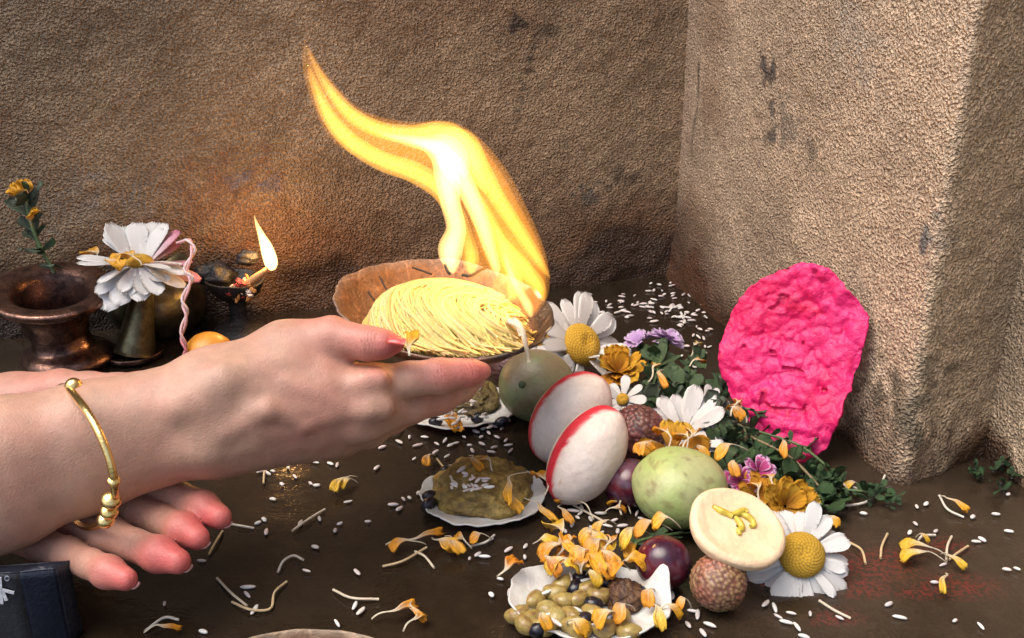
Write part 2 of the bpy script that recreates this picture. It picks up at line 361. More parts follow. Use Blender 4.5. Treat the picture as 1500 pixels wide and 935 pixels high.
def build_walls():
    dl = unit(KL - KC); ext = KC - dl * 0.03
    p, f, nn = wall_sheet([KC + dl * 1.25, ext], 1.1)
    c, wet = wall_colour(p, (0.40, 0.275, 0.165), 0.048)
    left = sstep(-0.1, -0.62, p[:, 0]); c = mix(c, c * np.array([0.50, 0.55, 0.57]), left)               # darker and less red towards the left
    for (x, y, r, col, a) in ((750, 42, .012, (.03, .025, .02), .8), (800, 45, .010, (.04, .03, .02), .6), (905, 260, .014, (.06, .05, .04), .55), (858, 290, .012, (.09, .10, .09), .6),
                              (335, 300, .05, (.22, .10, .05), .5), (350, 260, .012, (.14, .15, .2), .5), (392, 275, .010, (.14, .15, .2), .5), (345, 290, .006, (.03, .02, .02), .8),
                              (190, 300, .03, (.26, .22, .18), .5), (100, 305, .03, (.26, .22, .18), .4)):
        c = spot(p, c, onplane(x, y, KC, WN), r, col, a)
    for k in range(9):                                                                                      # long scratch
        t = k / 8; c = spot(p, c, onplane(785 - 30 * t, 55 + 125 * t, KC, WN), .0048, (.05, .04, .03), .7, 200, 60 + k)
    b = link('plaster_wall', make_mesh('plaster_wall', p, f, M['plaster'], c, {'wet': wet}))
    tag(b, 'rough brown plaster wall with a burnt dark foot behind the flame', 'wall')
    # pillar: left face, rounded edge, front face
    de, dr = unit(KE - KC), unit(KR - KE)
    e1, e2 = KE - de * 0.005, KE + dr * 0.005
    arc = [(1 - t) ** 2 * e1 + 2 * t * (1 - t) * KE + t * t * e2 for t in np.linspace(0, 1, 6)]
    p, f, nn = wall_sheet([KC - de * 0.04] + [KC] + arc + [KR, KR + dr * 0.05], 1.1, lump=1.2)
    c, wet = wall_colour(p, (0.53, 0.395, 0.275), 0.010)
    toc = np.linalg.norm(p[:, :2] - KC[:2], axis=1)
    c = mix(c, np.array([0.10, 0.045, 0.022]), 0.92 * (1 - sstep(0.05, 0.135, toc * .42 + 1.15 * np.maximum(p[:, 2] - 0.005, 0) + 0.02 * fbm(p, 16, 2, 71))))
    c = mix(c, np.array([.56, .40, .29]), .6 * (1 - sstep(.012, .030, toc)) * sstep(.09, .14, p[:, 2]))
    c = mix(c, np.array([.07, .045, .03]), .8 * (1 - sstep(.0015, .0040, np.abs(toc - .030 + .006 * vn(p, 30, 90)))) * sstep(.10, .16, p[:, 2]) * sstep(-.2, .3, vn(p, 45, 91)))
    front = np.clip(nn @ np.array([dr[1], -dr[0], 0.0]) - 0.3, 0, 1) / 0.7
    c = mix(c, c * np.array([0.95, 0.93, 0.85]), np.clip(front, 0, 1))
    for (x, y, r, col, a, s) in ((1122, 98, .013, (.07, .06, .055), .85, 1), (1133, 112, .008, (.06, .05, .05), .8, 1), (1130, 165, .009, (.06, .05, .05), .75, 1), (1128, 203, .010, (.06, .055, .05), .8, 1),
                                 (1150, 185, .020, (.2, .17, .14), .6, 1), (1190, 225, .013, (.14, .12, .1), .6, 1), (1357, 350, .013, (.17, .17, .165), .9, 1), (1290, 660, .05, (.15, .09, .055), .7, 1),
                                 (1340, 590, .03, (.13, .12, .08), .6, 1), (1250, 60, .03, (.5, .43, .35), .5, 1)):
        c = spot(p, c, onplane(x, y, KC, RN), r, col, a)
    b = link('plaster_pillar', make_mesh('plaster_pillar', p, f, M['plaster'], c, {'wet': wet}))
    tag(b, 'tan rough plaster pillar with rounded edge behind the pink wafer', 'pillar')
    # recess wall beyond the pillar
    p, f, nn = wall_sheet([KR - de * 0.03, KR + de * 0.9], 1.1)
    c, wet = wall_colour(p, (0.52, 0.385, 0.255), 0.010)
    b = link('plaster_wall', make_mesh('plaster_wall', p, f, M['plaster'], c, {'wet': wet}))
    tag(b, 'narrow strip of grey tan plaster wall beside the pillar front face', 'wall')
build_walls()

# ------------------------------------------------------------------ signed distance bodies (hands)
def surface_nets(D, lo, h):
    s = D < 0; nx, ny, nz = D.shape
    c = [s[i:nx - 1 + i, j:ny - 1 + j, k:nz - 1 + k] for i in (0, 1) for j in (0, 1) for k in (0, 1)]
    cnt = sum(x.astype(np.int8) for x in c); act = (cnt > 0) & (cnt < 8)
    ijk = np.argwhere(act); idx = -np.ones(act.shape, np.int64); idx[act] = np.arange(len(ijk))
    off = [(i, j, k) for i in (0, 1) for j in (0, 1) for k in (0, 1)]
    val = np.stack([D[ijk[:, 0] + o[0], ijk[:, 1] + o[1], ijk[:, 2] + o[2]] for o in off], 1)
    acc = np.zeros((len(ijk), 3)); n = np.zeros(len(ijk))
    for a in range(8):
        for b in range(a + 1, 8):
            if sum(abs(off[a][q] - off[b][q]) for q in range(3)) != 1: continue
            m = (val[:, a] < 0) != (val[:, b] < 0)
            t = val[:, a] / (val[:, a] - val[:, b] + 1e-20)
            pt = np.array(off[a]) + t[:, None] * (np.array(off[b]) - np.array(off[a])); acc[m] += pt[m]; n[m] += 1
    v = lo + h * (ijk + acc / n[:, None])
    F = []
    for ax in range(3):
        a, b = (ax + 1) % 3, (ax + 2) % 3
        sl0 = [slice(None)] * 3; sl1 = [slice(None)] * 3; sl0[ax] = slice(0, -1); sl1[ax] = slice(1, None)
        e = np.argwhere(s[tuple(sl0)] != s[tuple(sl1)])
        ok = (e[:, a] > 0) & (e[:, b] > 0) & (e[:, a] < D.shape[a] - 1) & (e[:, b] < D.shape[b] - 1); e = e[ok]
        da = np.zeros(3, int); da[a] = 1; db = np.zeros(3, int); db[b] = 1
        q = [idx[tuple((e - x).T)] for x in (da + db, db, 0 * da, da)]
        inside = s[tuple(e.T)]
        F.append(np.where(inside[:, None], np.stack(q, 1), np.stack(q[::-1], 1)))
    return v, np.vstack(F)
def smin(a, b, k): h = np.maximum(k - np.abs(a - b), 0) / k; return np.minimum(a, b) - h * h * k * 0.25
class Grid:
    def __init__(s, lo, hi, h):
        s.lo, s.h = np.asarray(lo, float), h
        ax = [np.arange(lo[i], hi[i] + h, h, dtype=np.float32) for i in range(3)]
        s.X, s.Y, s.Z = ax[0][:, None, None], ax[1][None, :, None], ax[2][None, None, :]
        s.shape = tuple(len(a) for a in ax)
    def box(s, pts, m):                                                                     # index window round some points
        lo, hi = np.min(pts, 0) - m, np.max(pts, 0) + m
        return tuple(slice(max(int((lo[i] - s.lo[i]) / s.h), 0), min(int((hi[i] - s.lo[i]) / s.h) + 2, s.shape[i])) for i in range(3))
    def cone(s, a, b, ra, rb, w):
        ba = (b - a).astype(np.float32); L2 = max(float(ba @ ba), 1e-12)
        dx, dy, dz = s.X[w[0]] - np.float32(a[0]), s.Y[:, w[1]] - np.float32(a[1]), s.Z[:, :, w[2]] - np.float32(a[2])
        t = np.clip((dx * ba[0] + dy * ba[1] + dz * ba[2]) / np.float32(L2), 0, 1)
        return np.sqrt((dx - t * ba[0]) ** 2 + (dy - t * ba[1]) ** 2 + (dz - t * ba[2]) ** 2) - (np.float32(ra) + t * np.float32(rb - ra))
def pt(q): return cs(q[0], q[1], q[2]), q[3] * q[2] / FPX                                  # (px, py, depth, radius px) -> camera point, radius
def limb(name, palm, fingers, extra, h, kp=0.010, kf=0.008, kthumb=0.004):
    pts = [pt(q) for pair in palm for q in pair] + [pt(q) for fg in fingers for q in fg]
    A = np.array([p for p, r in pts]); R = max(r for p, r in pts)
    g = Grid(A.min(0) - R - 0.006, A.max(0) + R + 0.006, h)
    D = np.full(g.shape, 0.05, np.float32)
    for q0, q1, k in [(a, b, kp) for a, b in palm] + list(extra):                              # bones first, then tendons and veins
        (a, ra), (b, rb) = pt(q0), pt(q1); w = g.box([a, b], max(ra, rb) + k + .002); D[w] = smin(D[w], g.cone(a, b, ra, rb, w), k)
    out = D.copy()
    for fi, fg in enumerate(fingers):
        fp = [pt(q) for q in fg]; w = g.box([p for p, r in fp], max(r for p, r in fp) + kf + .002); Fd = None; kk = kthumb if fi == 0 else kf
        for (a, ra), (b, rb) in zip(fp[:-1], fp[1:]):
            d = g.cone(a, b, ra, rb, w); Fd = d if Fd is None else smin(Fd, d, 0.003)
        out[w] = np.minimum(out[w], smin(D[w], Fd, kk))
    v, f = surface_nets(out, g.lo, h)
    return v, f
def relax(v, f, it=2, lam=0.5):
    e = np.vstack([f[:, [0, 1]], f[:, [1, 2]], f[:, [2, 3]], f[:, [3, 0]]])
    for _ in range(it):
        s = np.zeros_like(v); n = np.zeros(len(v))
        for a, b in ((0, 1), (1, 0)): np.add.at(s, e[:, a], v[e[:, b]]); np.add.at(n, e[:, a], 1)
        v = v + lam * (s / n[:, None] - v)
    return v
def skin_colour(v, reds, base=(0.425, 0.255, 0.178), red=(0.50, 0.075, 0.075)):
    c = np.tile(np.array(base), (len(v), 1)) * (1 + 0.05 * fbm(v, 60, 2, 5))[:, None]
    for q, r, amt in reds:
        d = np.linalg.norm(v - cs(*q), axis=1); c = mix(c, np.array(red), amt * (1 - sstep(0.1, 1.15, d / r)))
    return c
def wrinkles(v, joints):
    ws, wm = np.zeros(len(v)), np.zeros(len(v))
    for q, dq, r, amt in joints:
        j = cs(*q); t = unit(cs(*dq) - j); s = (v - j) @ t; d = np.linalg.norm(v - j, axis=1)
        m = amt * (1 - sstep(0.35, 1.0, np.abs(s) / r)) * (1 - sstep(0.9, 2.4, d / r)); k = m > wm
        ws[k] = s[k]; wm[k] = m[k]
    return ws, wm
def nail(parent, centre, along, normal, length, width, curve, col):
    """small curved plate; centre, along, normal in world space"""
    along, normal = unit(along), unit(normal); side = np.cross(along, normal); v = []
    nu, nv = 8, 9
    for i in range(nu):
        u = i / (nu - 1)
        for j in range(nv):
            w = (j / (nv - 1) * 2 - 1); wid = width * (0.86 + 0.14 * math.sin(math.pi * min(u * 1.2, 1))) * (1 if u < 0.85 else 1 - (u - 0.85) * 1.3)
            th = w * wid / curve
            v.append(centre + along * (u - 0.5) * length + side * curve * math.sin(th) + normal * (curve * (math.cos(th) - 1) - 0.10 * length * (2 * u - 1) ** 2))
    v = np.array(v); vb = v - normal * 0.0006
    F = grid_faces(nu, nv); n = len(v); F2 = [tuple(x + n for x in q[::-1]) for q in F]
    rim = [i * nv for i in range(nu)] + [(nu - 1) * nv + j for j in range(1, nv)] + [i * nv + nv - 1 for i in range(nu - 2, -1, -1)] + [j for j in range(nv - 2, 0, -1)]
    side_f = [(rim[k], rim[(k + 1) % len(rim)], rim[(k + 1) % len(rim)] + n, rim[k] + n) for k in range(len(rim))]
    cc = np.array([mix(np.array(col[0]), np.array(col[1]), np.array(1.0 if (i // nv) >= nu - 2 else 0.0)) for i in range(n)])
    return part('fingernail', np.vstack([v, vb]), F + F2 + side_f, M['nail'], parent, np.vstack([cc, cc]))

def build_person():
    t = thing('person', 'person reaching in with both forearms, holding the burning leaf bowl', 'person', P(-300, 760, 0.45) * np.array([1, 1, 0]))
    # arm with the bangle: back of the hand towards the camera, thumb over the rim, fingers under the bowl
    W1, W2 = (318, 583, .518, 64), (318, 630, .520, 58)
    palm = [((-520, 812, .425, 118), (0, 668, .487, 82)), ((-520, 880, .430, 110), (0, 724, .490, 80)),
            ((0, 668, .487, 82), (130, 633, .502, 70)), ((0, 724, .490, 80), (130, 680, .505, 66)),
            ((130, 633, .502, 70), W1), ((130, 680, .505, 66), W2),
            (W1, (462, 556, .526, 46)), (W1, (546, 566, .531, 31)), (W2, (556, 594, .535, 34)), (W2, (534, 620, .541, 31)), (W2, (498, 634, .545, 29)),
            (W1, (420, 520, .530, 46)), ((420, 520, .530, 46), (484, 498, .532, 32)), ((440, 590, .527, 48), (520, 590, .532, 38)), ((380, 632, .528, 40), (480, 630, .540, 33))]
    fingers = [[(440, 508, .527, 34), (486, 495, .526, 31), (514, 499, .523, 25), (540, 503, .520, 25), (562, 504, .519, 21), (580, 504, .519, 13)],
               [(520, 572, .531, 29), (552, 564, .531, 29), (600, 556, .532, 26), (644, 551, .534, 26), (668, 548, .536, 22), (690, 546, .538, 20), (706, 544, .540, 14)],
               [(520, 598, .535, 30), (560, 601, .534, 30), (602, 594, .545, 26), (644, 583, .557, 24), (674, 570, .568, 20), (698, 556, .578, 14)],
               [(510, 626, .541, 28), (540, 627, .543, 28), (572, 610, .560, 26), (602, 597, .576, 24), (635, 580, .592, 20), (655, 570, .602, 14)],
               [(480, 637, .545, 27), (504, 638, .547, 27), (535, 628, .562, 23), (560, 617, .577, 21), (585, 603, .592, 18), (602, 594, .600, 12)]]
    ext = [((372, 580, .504, 6), (546, 562, .521, 7), .010), ((372, 604, .5005, 7), (554, 598, .5235, 7), .009), ((378, 632, .504, 6), (530, 619, .532, 6), .010),
           ((392, 600, .500, 6), (448, 622, .510, 5), .006), ((448, 622, .510, 5), (520, 600, .518, 4), .006), ((420, 560, .506, 5), (500, 590, .514, 4), .006), ((360, 650, .508, 5), (470, 648, .522, 4), .006), ((330, 634, .4995, 7), (392, 600, .501, 6), .008), ((300, 660, .503, 8), (372, 648, .508, 6), .008),
           ((538, 558, .5155, 10), (556, 556, .5165, 10), .012), ((546, 600, .5165, 10), (562, 599, .5185, 10), .012), ((526, 628, .5265, 9), (542, 627, .5285, 9), .012), ((330, 556, .500, 9), (430, 530, .516, 7), .012), ((262, 596, .494, 9), (330, 556, .500, 9), .012), ((272, 664, .502, 14), (296, 662, .503, 12), .012)]
    v, f = limb('arm', palm, fingers, ext, 0.0014, kf=0.005)
    v = relax(v, f, 2)
    c = skin_colour(v, [((592, 505, .515), .016, .95), ((545, 500, .515), .022, .45), ((645, 535, .520), .020, .55), ((712, 543, .530), .018, .65), ((690, 550, .525), .02, .4), ((560, 545, .51), .014, .2),
                        ((640, 600, .55), .02, .25), ((480, 470, .525), .03, .25), ((470, 600, .505), .04, .14)])
    ws, wm = wrinkles(v, [((540, 503, .515), (580, 505, .515), .007, .8), ((644, 550, .52), (690, 545, .525), .007, .9), ((690, 545, .528), (704, 543, .53), .005, .7)])
    arm = part('arm', toW(v), f, M['skin'], t, c, {'ws': ws, 'wm': wm}); arm['label'] = 'arm with gold bangle, thumb over the bowl rim'
    tip = P(582, 496, .5090); al = dirc(.95, -.16, -.12)
    nail(arm, tip, al, dirc(.25, .80, -.60), .0092, .0033, .0050, ((.55, .09, .08), (.56, .14, .12)))
    # supporting hand: palm up under the forearm, fingertips towards the camera
    LW = (-110, 690, .560, 62)
    palm = [((-560, 800, .60, 90), LW), ((-560, 860, .585, 84), (-110, 730, .550, 54)), (LW, (20, 600, .566, 50)), ((20, 600, .566, 50), (84, 578, .562, 35)), (LW, (100, 690, .552, 32)), ((-110, 730, .550, 54), (85, 718, .552, 33)),
            ((-110, 730, .550, 54), (50, 745, .546, 33)), ((-110, 730, .550, 54), (8, 772, .535, 32)), ((10, 640, .566, 44), (90, 680, .558, 34))]
    fingers = [[(60, 585, .563, 36), (92, 577, .561, 34), (130, 574, .558, 29), (172, 574, .555, 27), (205, 569, .553, 24), (232, 562, .551, 22), (246, 558, .550, 15)],
               [(80, 695, .552, 30), (112, 703, .547, 28), (170, 709, .541, 25), (226, 716, .534, 26), (262, 728, .524, 22), (296, 744, .513, 25), (322, 758, .505, 18)],
               [(70, 720, .551, 30), (92, 726, .545, 29), (150, 738, .534, 25), (202, 750, .523, 26), (238, 763, .511, 22), (266, 776, .501, 25.5), (289, 788, .494, 18.5)],
               [(40, 748, .546, 30), (58, 753, .538, 29), (112, 770, .521, 26), (160, 784, .506, 27), (198, 799, .494, 23), (232, 812, .484, 26.5), (261, 823, .478, 19)],
               [(0, 775, .535, 28), (18, 781, .528, 27), (58, 797, .511, 24), (98, 812, .497, 25), (132, 826, .486, 21), (158, 838, .478, 24), (185, 849, .472, 17)]]
    v, f = limb('arm', palm, fingers, [], 0.0014, kf=0.004)
    v = relax(v, f, 2)
    reds = []
    for fg in fingers[1:]:
        reds += [((fg[-1][0], fg[-1][1], fg[-1][2] - .006), .024, .74), ((fg[-2][0], fg[-2][1], fg[-2][2] - .006), .016, .3), ((fg[2][0], fg[2][1], fg[2][2]), .02, .25)]
    reds += [((246, 556, .545), .02, .95), ((215, 560, .545), .018, .5), ((60, 560, .55), .03, .2)]
    c = skin_colour(v, reds, (0.42, 0.23, 0.165))
    js = []
    for fg in fingers[1:]:
        js += [((fg[4][0], fg[4][1], fg[4][2] - .006), fg[5][:3], .0035, .9), ((fg[3][0], fg[3][1], fg[3][2]), fg[4][:3], .005, .7)]
    js += [((60, 565, .55), (92, 570, .55), .012, .5)]
    ws, wm = wrinkles(v, js)
    arm2 = part('arm', toW(v), f, M['skin'], t, c, {'ws': ws, 'wm': wm}); arm2['label'] = 'bare arm with upturned palm and reddened fingertips'
    for fg in fingers[1:]:
        a, b = P(*fg[-2][:3]), P(*fg[-1][:3]); al = unit(b - a); r = fg[-1][3] * fg[-1][2] / FPX
        nrm = unit(np.array([0.15, 0.25, -1.0]) - al * np.dot(al, np.array([0.15, 0.25, -1.0])))
        nail(arm2, b + al * (r * 0.22) + nrm * (r * 0.72), al - 0.1 * nrm, nrm, .0110, r * 0.50, r * 0.8, ((.42, .13, .12), (.36, .20, .185)))
build_person()

# ------------------------------------------------------------------ gold bangle
def build_bangle():
    a = [(78, 577, .530), (95, 567, .500), (118, 590, .470), (142, 628, .458), (160, 672, .456), (168, 715, .460), (163, 748, .472), (148, 768, .485), (120, 770, .505), (92, 740, .53), (75, 690, .548), (70, 620, .546)]
    pts = np.array([P(*q) for q in a]); base = pts.mean(0); base[2] = pts[:, 2].min()
    t = thing('bangle', 'thin gold bangle with small round beads worn on the forearm', 'bangle', base)
    loop = np.vstack([pts, pts[:1]]); v, f = tube(loop, 0.0019, 90, 10, updir=unit(P(318, 605, .52) - P(0, 697, .49)))
    part('ring', v, f, M['gold'], t)
    sv, sf = sphere(20, 14)
    for (x, y, d, r) in ((108, 566, .492, .0042),):
        part('bead', sv * r + P(x, y, d), sf, M['gold'], t)
    for (x, y, d, r, fl) in ((167, 704, .458, .0030, .5), (163, 733, .465, .0046, .75), (160, 749, .470, .0042, .7), (155, 762, .477, .0042, .8)):
        ax = unit(P(160, 760, .48) - P(167, 700, .457)); Fm = frame(ax)
        part('bead', (sv * np.array([r, r, r * fl])) @ Fm.T + P(x, y, d), sf, M['gold'], t)
build_bangle()

# ------------------------------------------------------------------ leaf bowl, wicks, flames
BN = unit(dirc(0.13, 0.90, -0.44)); BC = P(652, 447, .590); BF = frame(BN, CF)
def bowl_shape(R, H, seg=110, seed=3, pleat=1.0):
    prof = [(0.02, -H), (0.35, -H), (0.62, -H * 0.86), (0.82, -H * 0.52), (0.95, -H * 0.16), (1.0, 0.0)]
    v, f = lathe([(r * R, z) for r, z in prof], seg, 26)
    th = np.arctan2(v[:, 1], v[:, 0]); rr = np.hypot(v[:, 0], v[:, 1]) / R
    w = sstep(0.35, 1.0, rr)
    ring = np.stack([np.cos(th), np.sin(th), rr * 0.8], 1)
    rad = 1 + w * (0.030 * vn(ring, 1.6, seed) + pleat * 0.022 * vn(ring, 5, seed + 1) + 0.010 * vn(ring, 13, seed + 2))
    v[:, 0] *= rad; v[:, 1] *= rad; v[:, 2] += w * R * (0.035 * vn(ring, 1.9, seed + 4) + 0.028 * pleat * vn(ring, 6, seed + 5))
    return v, f, rr, th
def double(v, f, t, n):                                                                     # close a sheet into a thin shell
    m = len(v); edge = {}
    for q in f:
        for a, b in zip(q, q[1:] + q[:1]): edge[(a, b)] = 1
    bd = [(a, b) for (a, b) in edge if (b, a) not in edge]
    return np.vstack([v, v - n * t]), f + [tuple(i + m for i in q[::-1]) for q in f] + [(b, a, a + m, b + m) for a, b in bd]
def vnormals(v, f):
    n = np.zeros_like(v)
    for k in (3, 4):
        q = np.array([x for x in f if len(x) == k], int)
        if len(q) == 0: continue
        c = np.cross(v[q[:, 1]] - v[q[:, 0]], v[q[:, 2]] - v[q[:, 0]])
        for i in range(k): np.add.at(n, q[:, i], c)
    return n / (np.linalg.norm(n, axis=1)[:, None] + 1e-12)
def build_bowl():
    R = 0.0640; v, f, rr, th = bowl_shape(R, 0.021)
    c = np.tile(np.array([0.30, 0.135, 0.055]), (len(v), 1)) * (1 + 0.25 * vn(np.stack([np.cos(th) * 3, np.sin(th) * 3, rr * 4], 1), 1.5, 9))[:, None]
    c = mix(c, np.array([0.34, 0.24, 0.19]), sstep(0.93, 1.0, rr) * 0.7)
    # scorched black along the burning side
    side = (v @ BF.T) @ dirc(.93, .1, -.2); c = mix(c, np.array([0.016, 0.012, 0.010]), 0.95 * sstep(0.45, 0.72, side / R + 0.25 * fbm(v, 90, 2, 4)) * sstep(.70, .9, rr)); c = mix(c, np.array([.5, .46, .42]), sstep(.2, .5, fbm(v, 260, 2, 6)) * sstep(.96, .99, rr) * sstep(.5, .8, side / R))
    v2, f2 = double(v, f, 0.0011, -vnormals(v, f)); W = v2 @ BF.T + BC
    t = thing('leaf_bowl', 'stitched brown leaf bowl held in the hand, filled with burning wicks', 'bowl', W[W[:, 2].argmin()])
    part('shell', W, f2, M['leafplate'], t, np.vstack([c, c * 0.75]))
    for pts in ([(556, 405, .617), (566, 424, .606), (578, 436, .596)], [(540, 428, .612), (552, 446, .602), (562, 456, .596)], [(604, 392, .630), (622, 398, .626), (632, 402, .622)]):
        w, g = tube([P(*q) for q in pts], 0.0006, 8, 6); part('stitch', w, g, M['soot'], t, np.array([.03, .018, .01]))
    return t
build_bowl()
FOC = P(712, 404, .598)
def build_wicks():
    top = BC + BN * 0.014
    cen = P(662, 462, .577) - BN * 0.010
    t = thing('wick_bundle', 'heap of ghee soaked yellow cotton wicks burning in the leaf bowl', 'wick', cen - BN * 0.014)
    sv, sf = sphere(48, 30)
    Fm = frame(BN, CF); sc = np.array([0.046, 0.043, 0.020]); q = sv * sc
    q *= (1 + 0.06 * vn(sv, 3, 4) + 0.05 * vn(sv, 8, 5))[:, None]
    def inside(w):                                                                           # keep the heap above the bowl's inner surface
        d = w - BC; h = d @ BN; r = np.linalg.norm(d - np.outer(h, BN), axis=1) / .064
        floor_h = np.interp(r, [0, .35, .62, .82, .95, 1.0, 1.3], [-.0195, -.0195, -.0165, -.0095, -.0015, .003, .003]); return w + np.outer(np.maximum(floor_h + .0012 - h, 0), BN)
    W = inside(q @ Fm.T + cen)
    part('core', W, sf, M['thread'], t, np.array([0.72, 0.54, 0.20]))
    # strands sweep out of the burning end, over the heap and down to its edge
    items, cols = [], []
    A0, A1 = (Fm.T @ (P(672, 394, .612) - cen))[:2], (Fm.T @ (P(768, 446, .575) - cen))[:2]
    ch0 = unit(np.append(A1 - A0, 0))[:2] * 0 + np.array([.6, .5])
    for k in range(520):                                                                      # a lock of cotton, combed from the burning side over to the left and front
        sp = k / 520 + RNG.normal(0, .035); a = 2.35 + 3.35 * sp; lay = RNG.uniform(0, 1); rend = RNG.uniform(.55, 1.12) if k % 2 else RNG.uniform(.9, 1.1)
        st = A0 + (A1 - A0) * np.clip(sp, 0, 1) + RNG.normal(0, .0040, 2) - ch0 * RNG.uniform(-.004, .010); en = np.array([math.cos(a), math.sin(a)]) * sc[:2] * rend
        ch = en - st; side = np.array([ch[1], -ch[0]]) * (.10 + .26 * math.sin(math.pi * np.clip(sp, 0, 1)) + RNG.normal(0, .04)); pts = []; lift = .0030 * (1 - lay) + RNG.uniform(-.0005, .0012); ph = RNG.uniform(0, 6); hook = RNG.uniform(.25, .95)
        for i in range(8):
            u = i / 7; xy = st + ch * u + side * math.sin(math.pi * u ** .85) + .0009 * np.array([math.sin(u * 8 + ph), math.cos(u * 6 + ph)])
            tw = hook * u ** 2.2; xy = np.array([xy[0] * math.cos(tw) - xy[1] * math.sin(tw), xy[0] * math.sin(tw) + xy[1] * math.cos(tw)])
            rr = np.linalg.norm(xy / sc[:2]); z = sc[2] * math.sqrt(max(1 - min(rr, 1) ** 2, 0)) + lift - max(rr - 1, 0) * .05
            pts.append(np.array([xy[0], xy[1], z]) @ Fm.T + cen)
        pts = inside(np.array(pts)); r = RNG.uniform(0.0005, 0.0014); v, f = tube(pts, [r * .7, r, r, r, r, r, r * .9, r * .5], 18, 6); items.append((v, f))
        cc = np.array([0.76, 0.55, 0.18]) * RNG.uniform(0.74, 1.08) * np.array([1, RNG.uniform(.94, 1.04), RNG.uniform(.75, 1.4)]); cols.append(np.tile(cc, (len(v), 1)))
    V, F = merge(items); o = part('strands', V, F, M['thread'], t, np.vstack(cols)); o['kind'] = 'stuff'
    for pts in ([(752, 468, .560), (764, 482, .556), (770, 505, .556), (775, 530, .560)], [(744, 470, .560), (758, 478, .557), (764, 492, .556)]):
        v, f = tube([P(*q) for q in pts], [.0019, .0017, .0015, .0011][:len(pts)], 12, 7); part('loose_wick', v, f, M['thread'], t, np.array([.66, .56, .38]))
    for pts in ([(677, 403, .579), (690, 404, .577), (703, 396, .578), (712, 392, .58)], [(652, 388, .585), (656, 398, .58), (660, 402, .58)]):
        v, f = tube([P(*q) for q in pts], .0009, 10, 6); part('charred_end', v, f, M['soot'], t, np.array([.02, .012, .008]))
build_wicks()
def flame_tube(pts, d0, d1, thick=0.5, n=46, seg=20, wob=0.05, seed=1):
    """pts: (px, py, half width px); the sheet keeps its own distance, real size and thickness"""
    q = smooth_path(np.array(pts, float), n); q[:, 2] = np.maximum(q[:, 2], 0.6); v = []
    for i in range(n):
        u = i / (n - 1); d = d0 + (d1 - d0) * u
        c = cs(q[i, 0], q[i, 1], d); j0, j1 = max(i - 1, 0), min(i + 1, n - 1)
        tg = unit(np.array([q[j1, 0] - q[j0, 0], -(q[j1, 1] - q[j0, 1]), 0])); s = np.array([tg[1], -tg[0], 0]); w = q[i, 2] * d / FPX
        end = math.sin(math.pi * min(max(u * 12, 0.03), 0.5)) * (1 if u < 0.97 else max((1 - u) / 0.03, 0.03) ** 0.5)
        for k in range(seg):
            th = 2 * math.pi * k / seg; r = w * end * (1 + wob * math.sin(2 * th + u * 9 + seed) * math.sin(u * 17 + th + seed * 2))
            v.append(c + s * r * math.cos(th) + np.array([0, 0, 1.0]) * thick * r * math.sin(th))
    f = grid_faces(n, seg, False, True); f += [tuple(range(seg - 1, -1, -1)), tuple((n - 1) * seg + k for k in range(seg))]
    return toW(np.array(v)), f
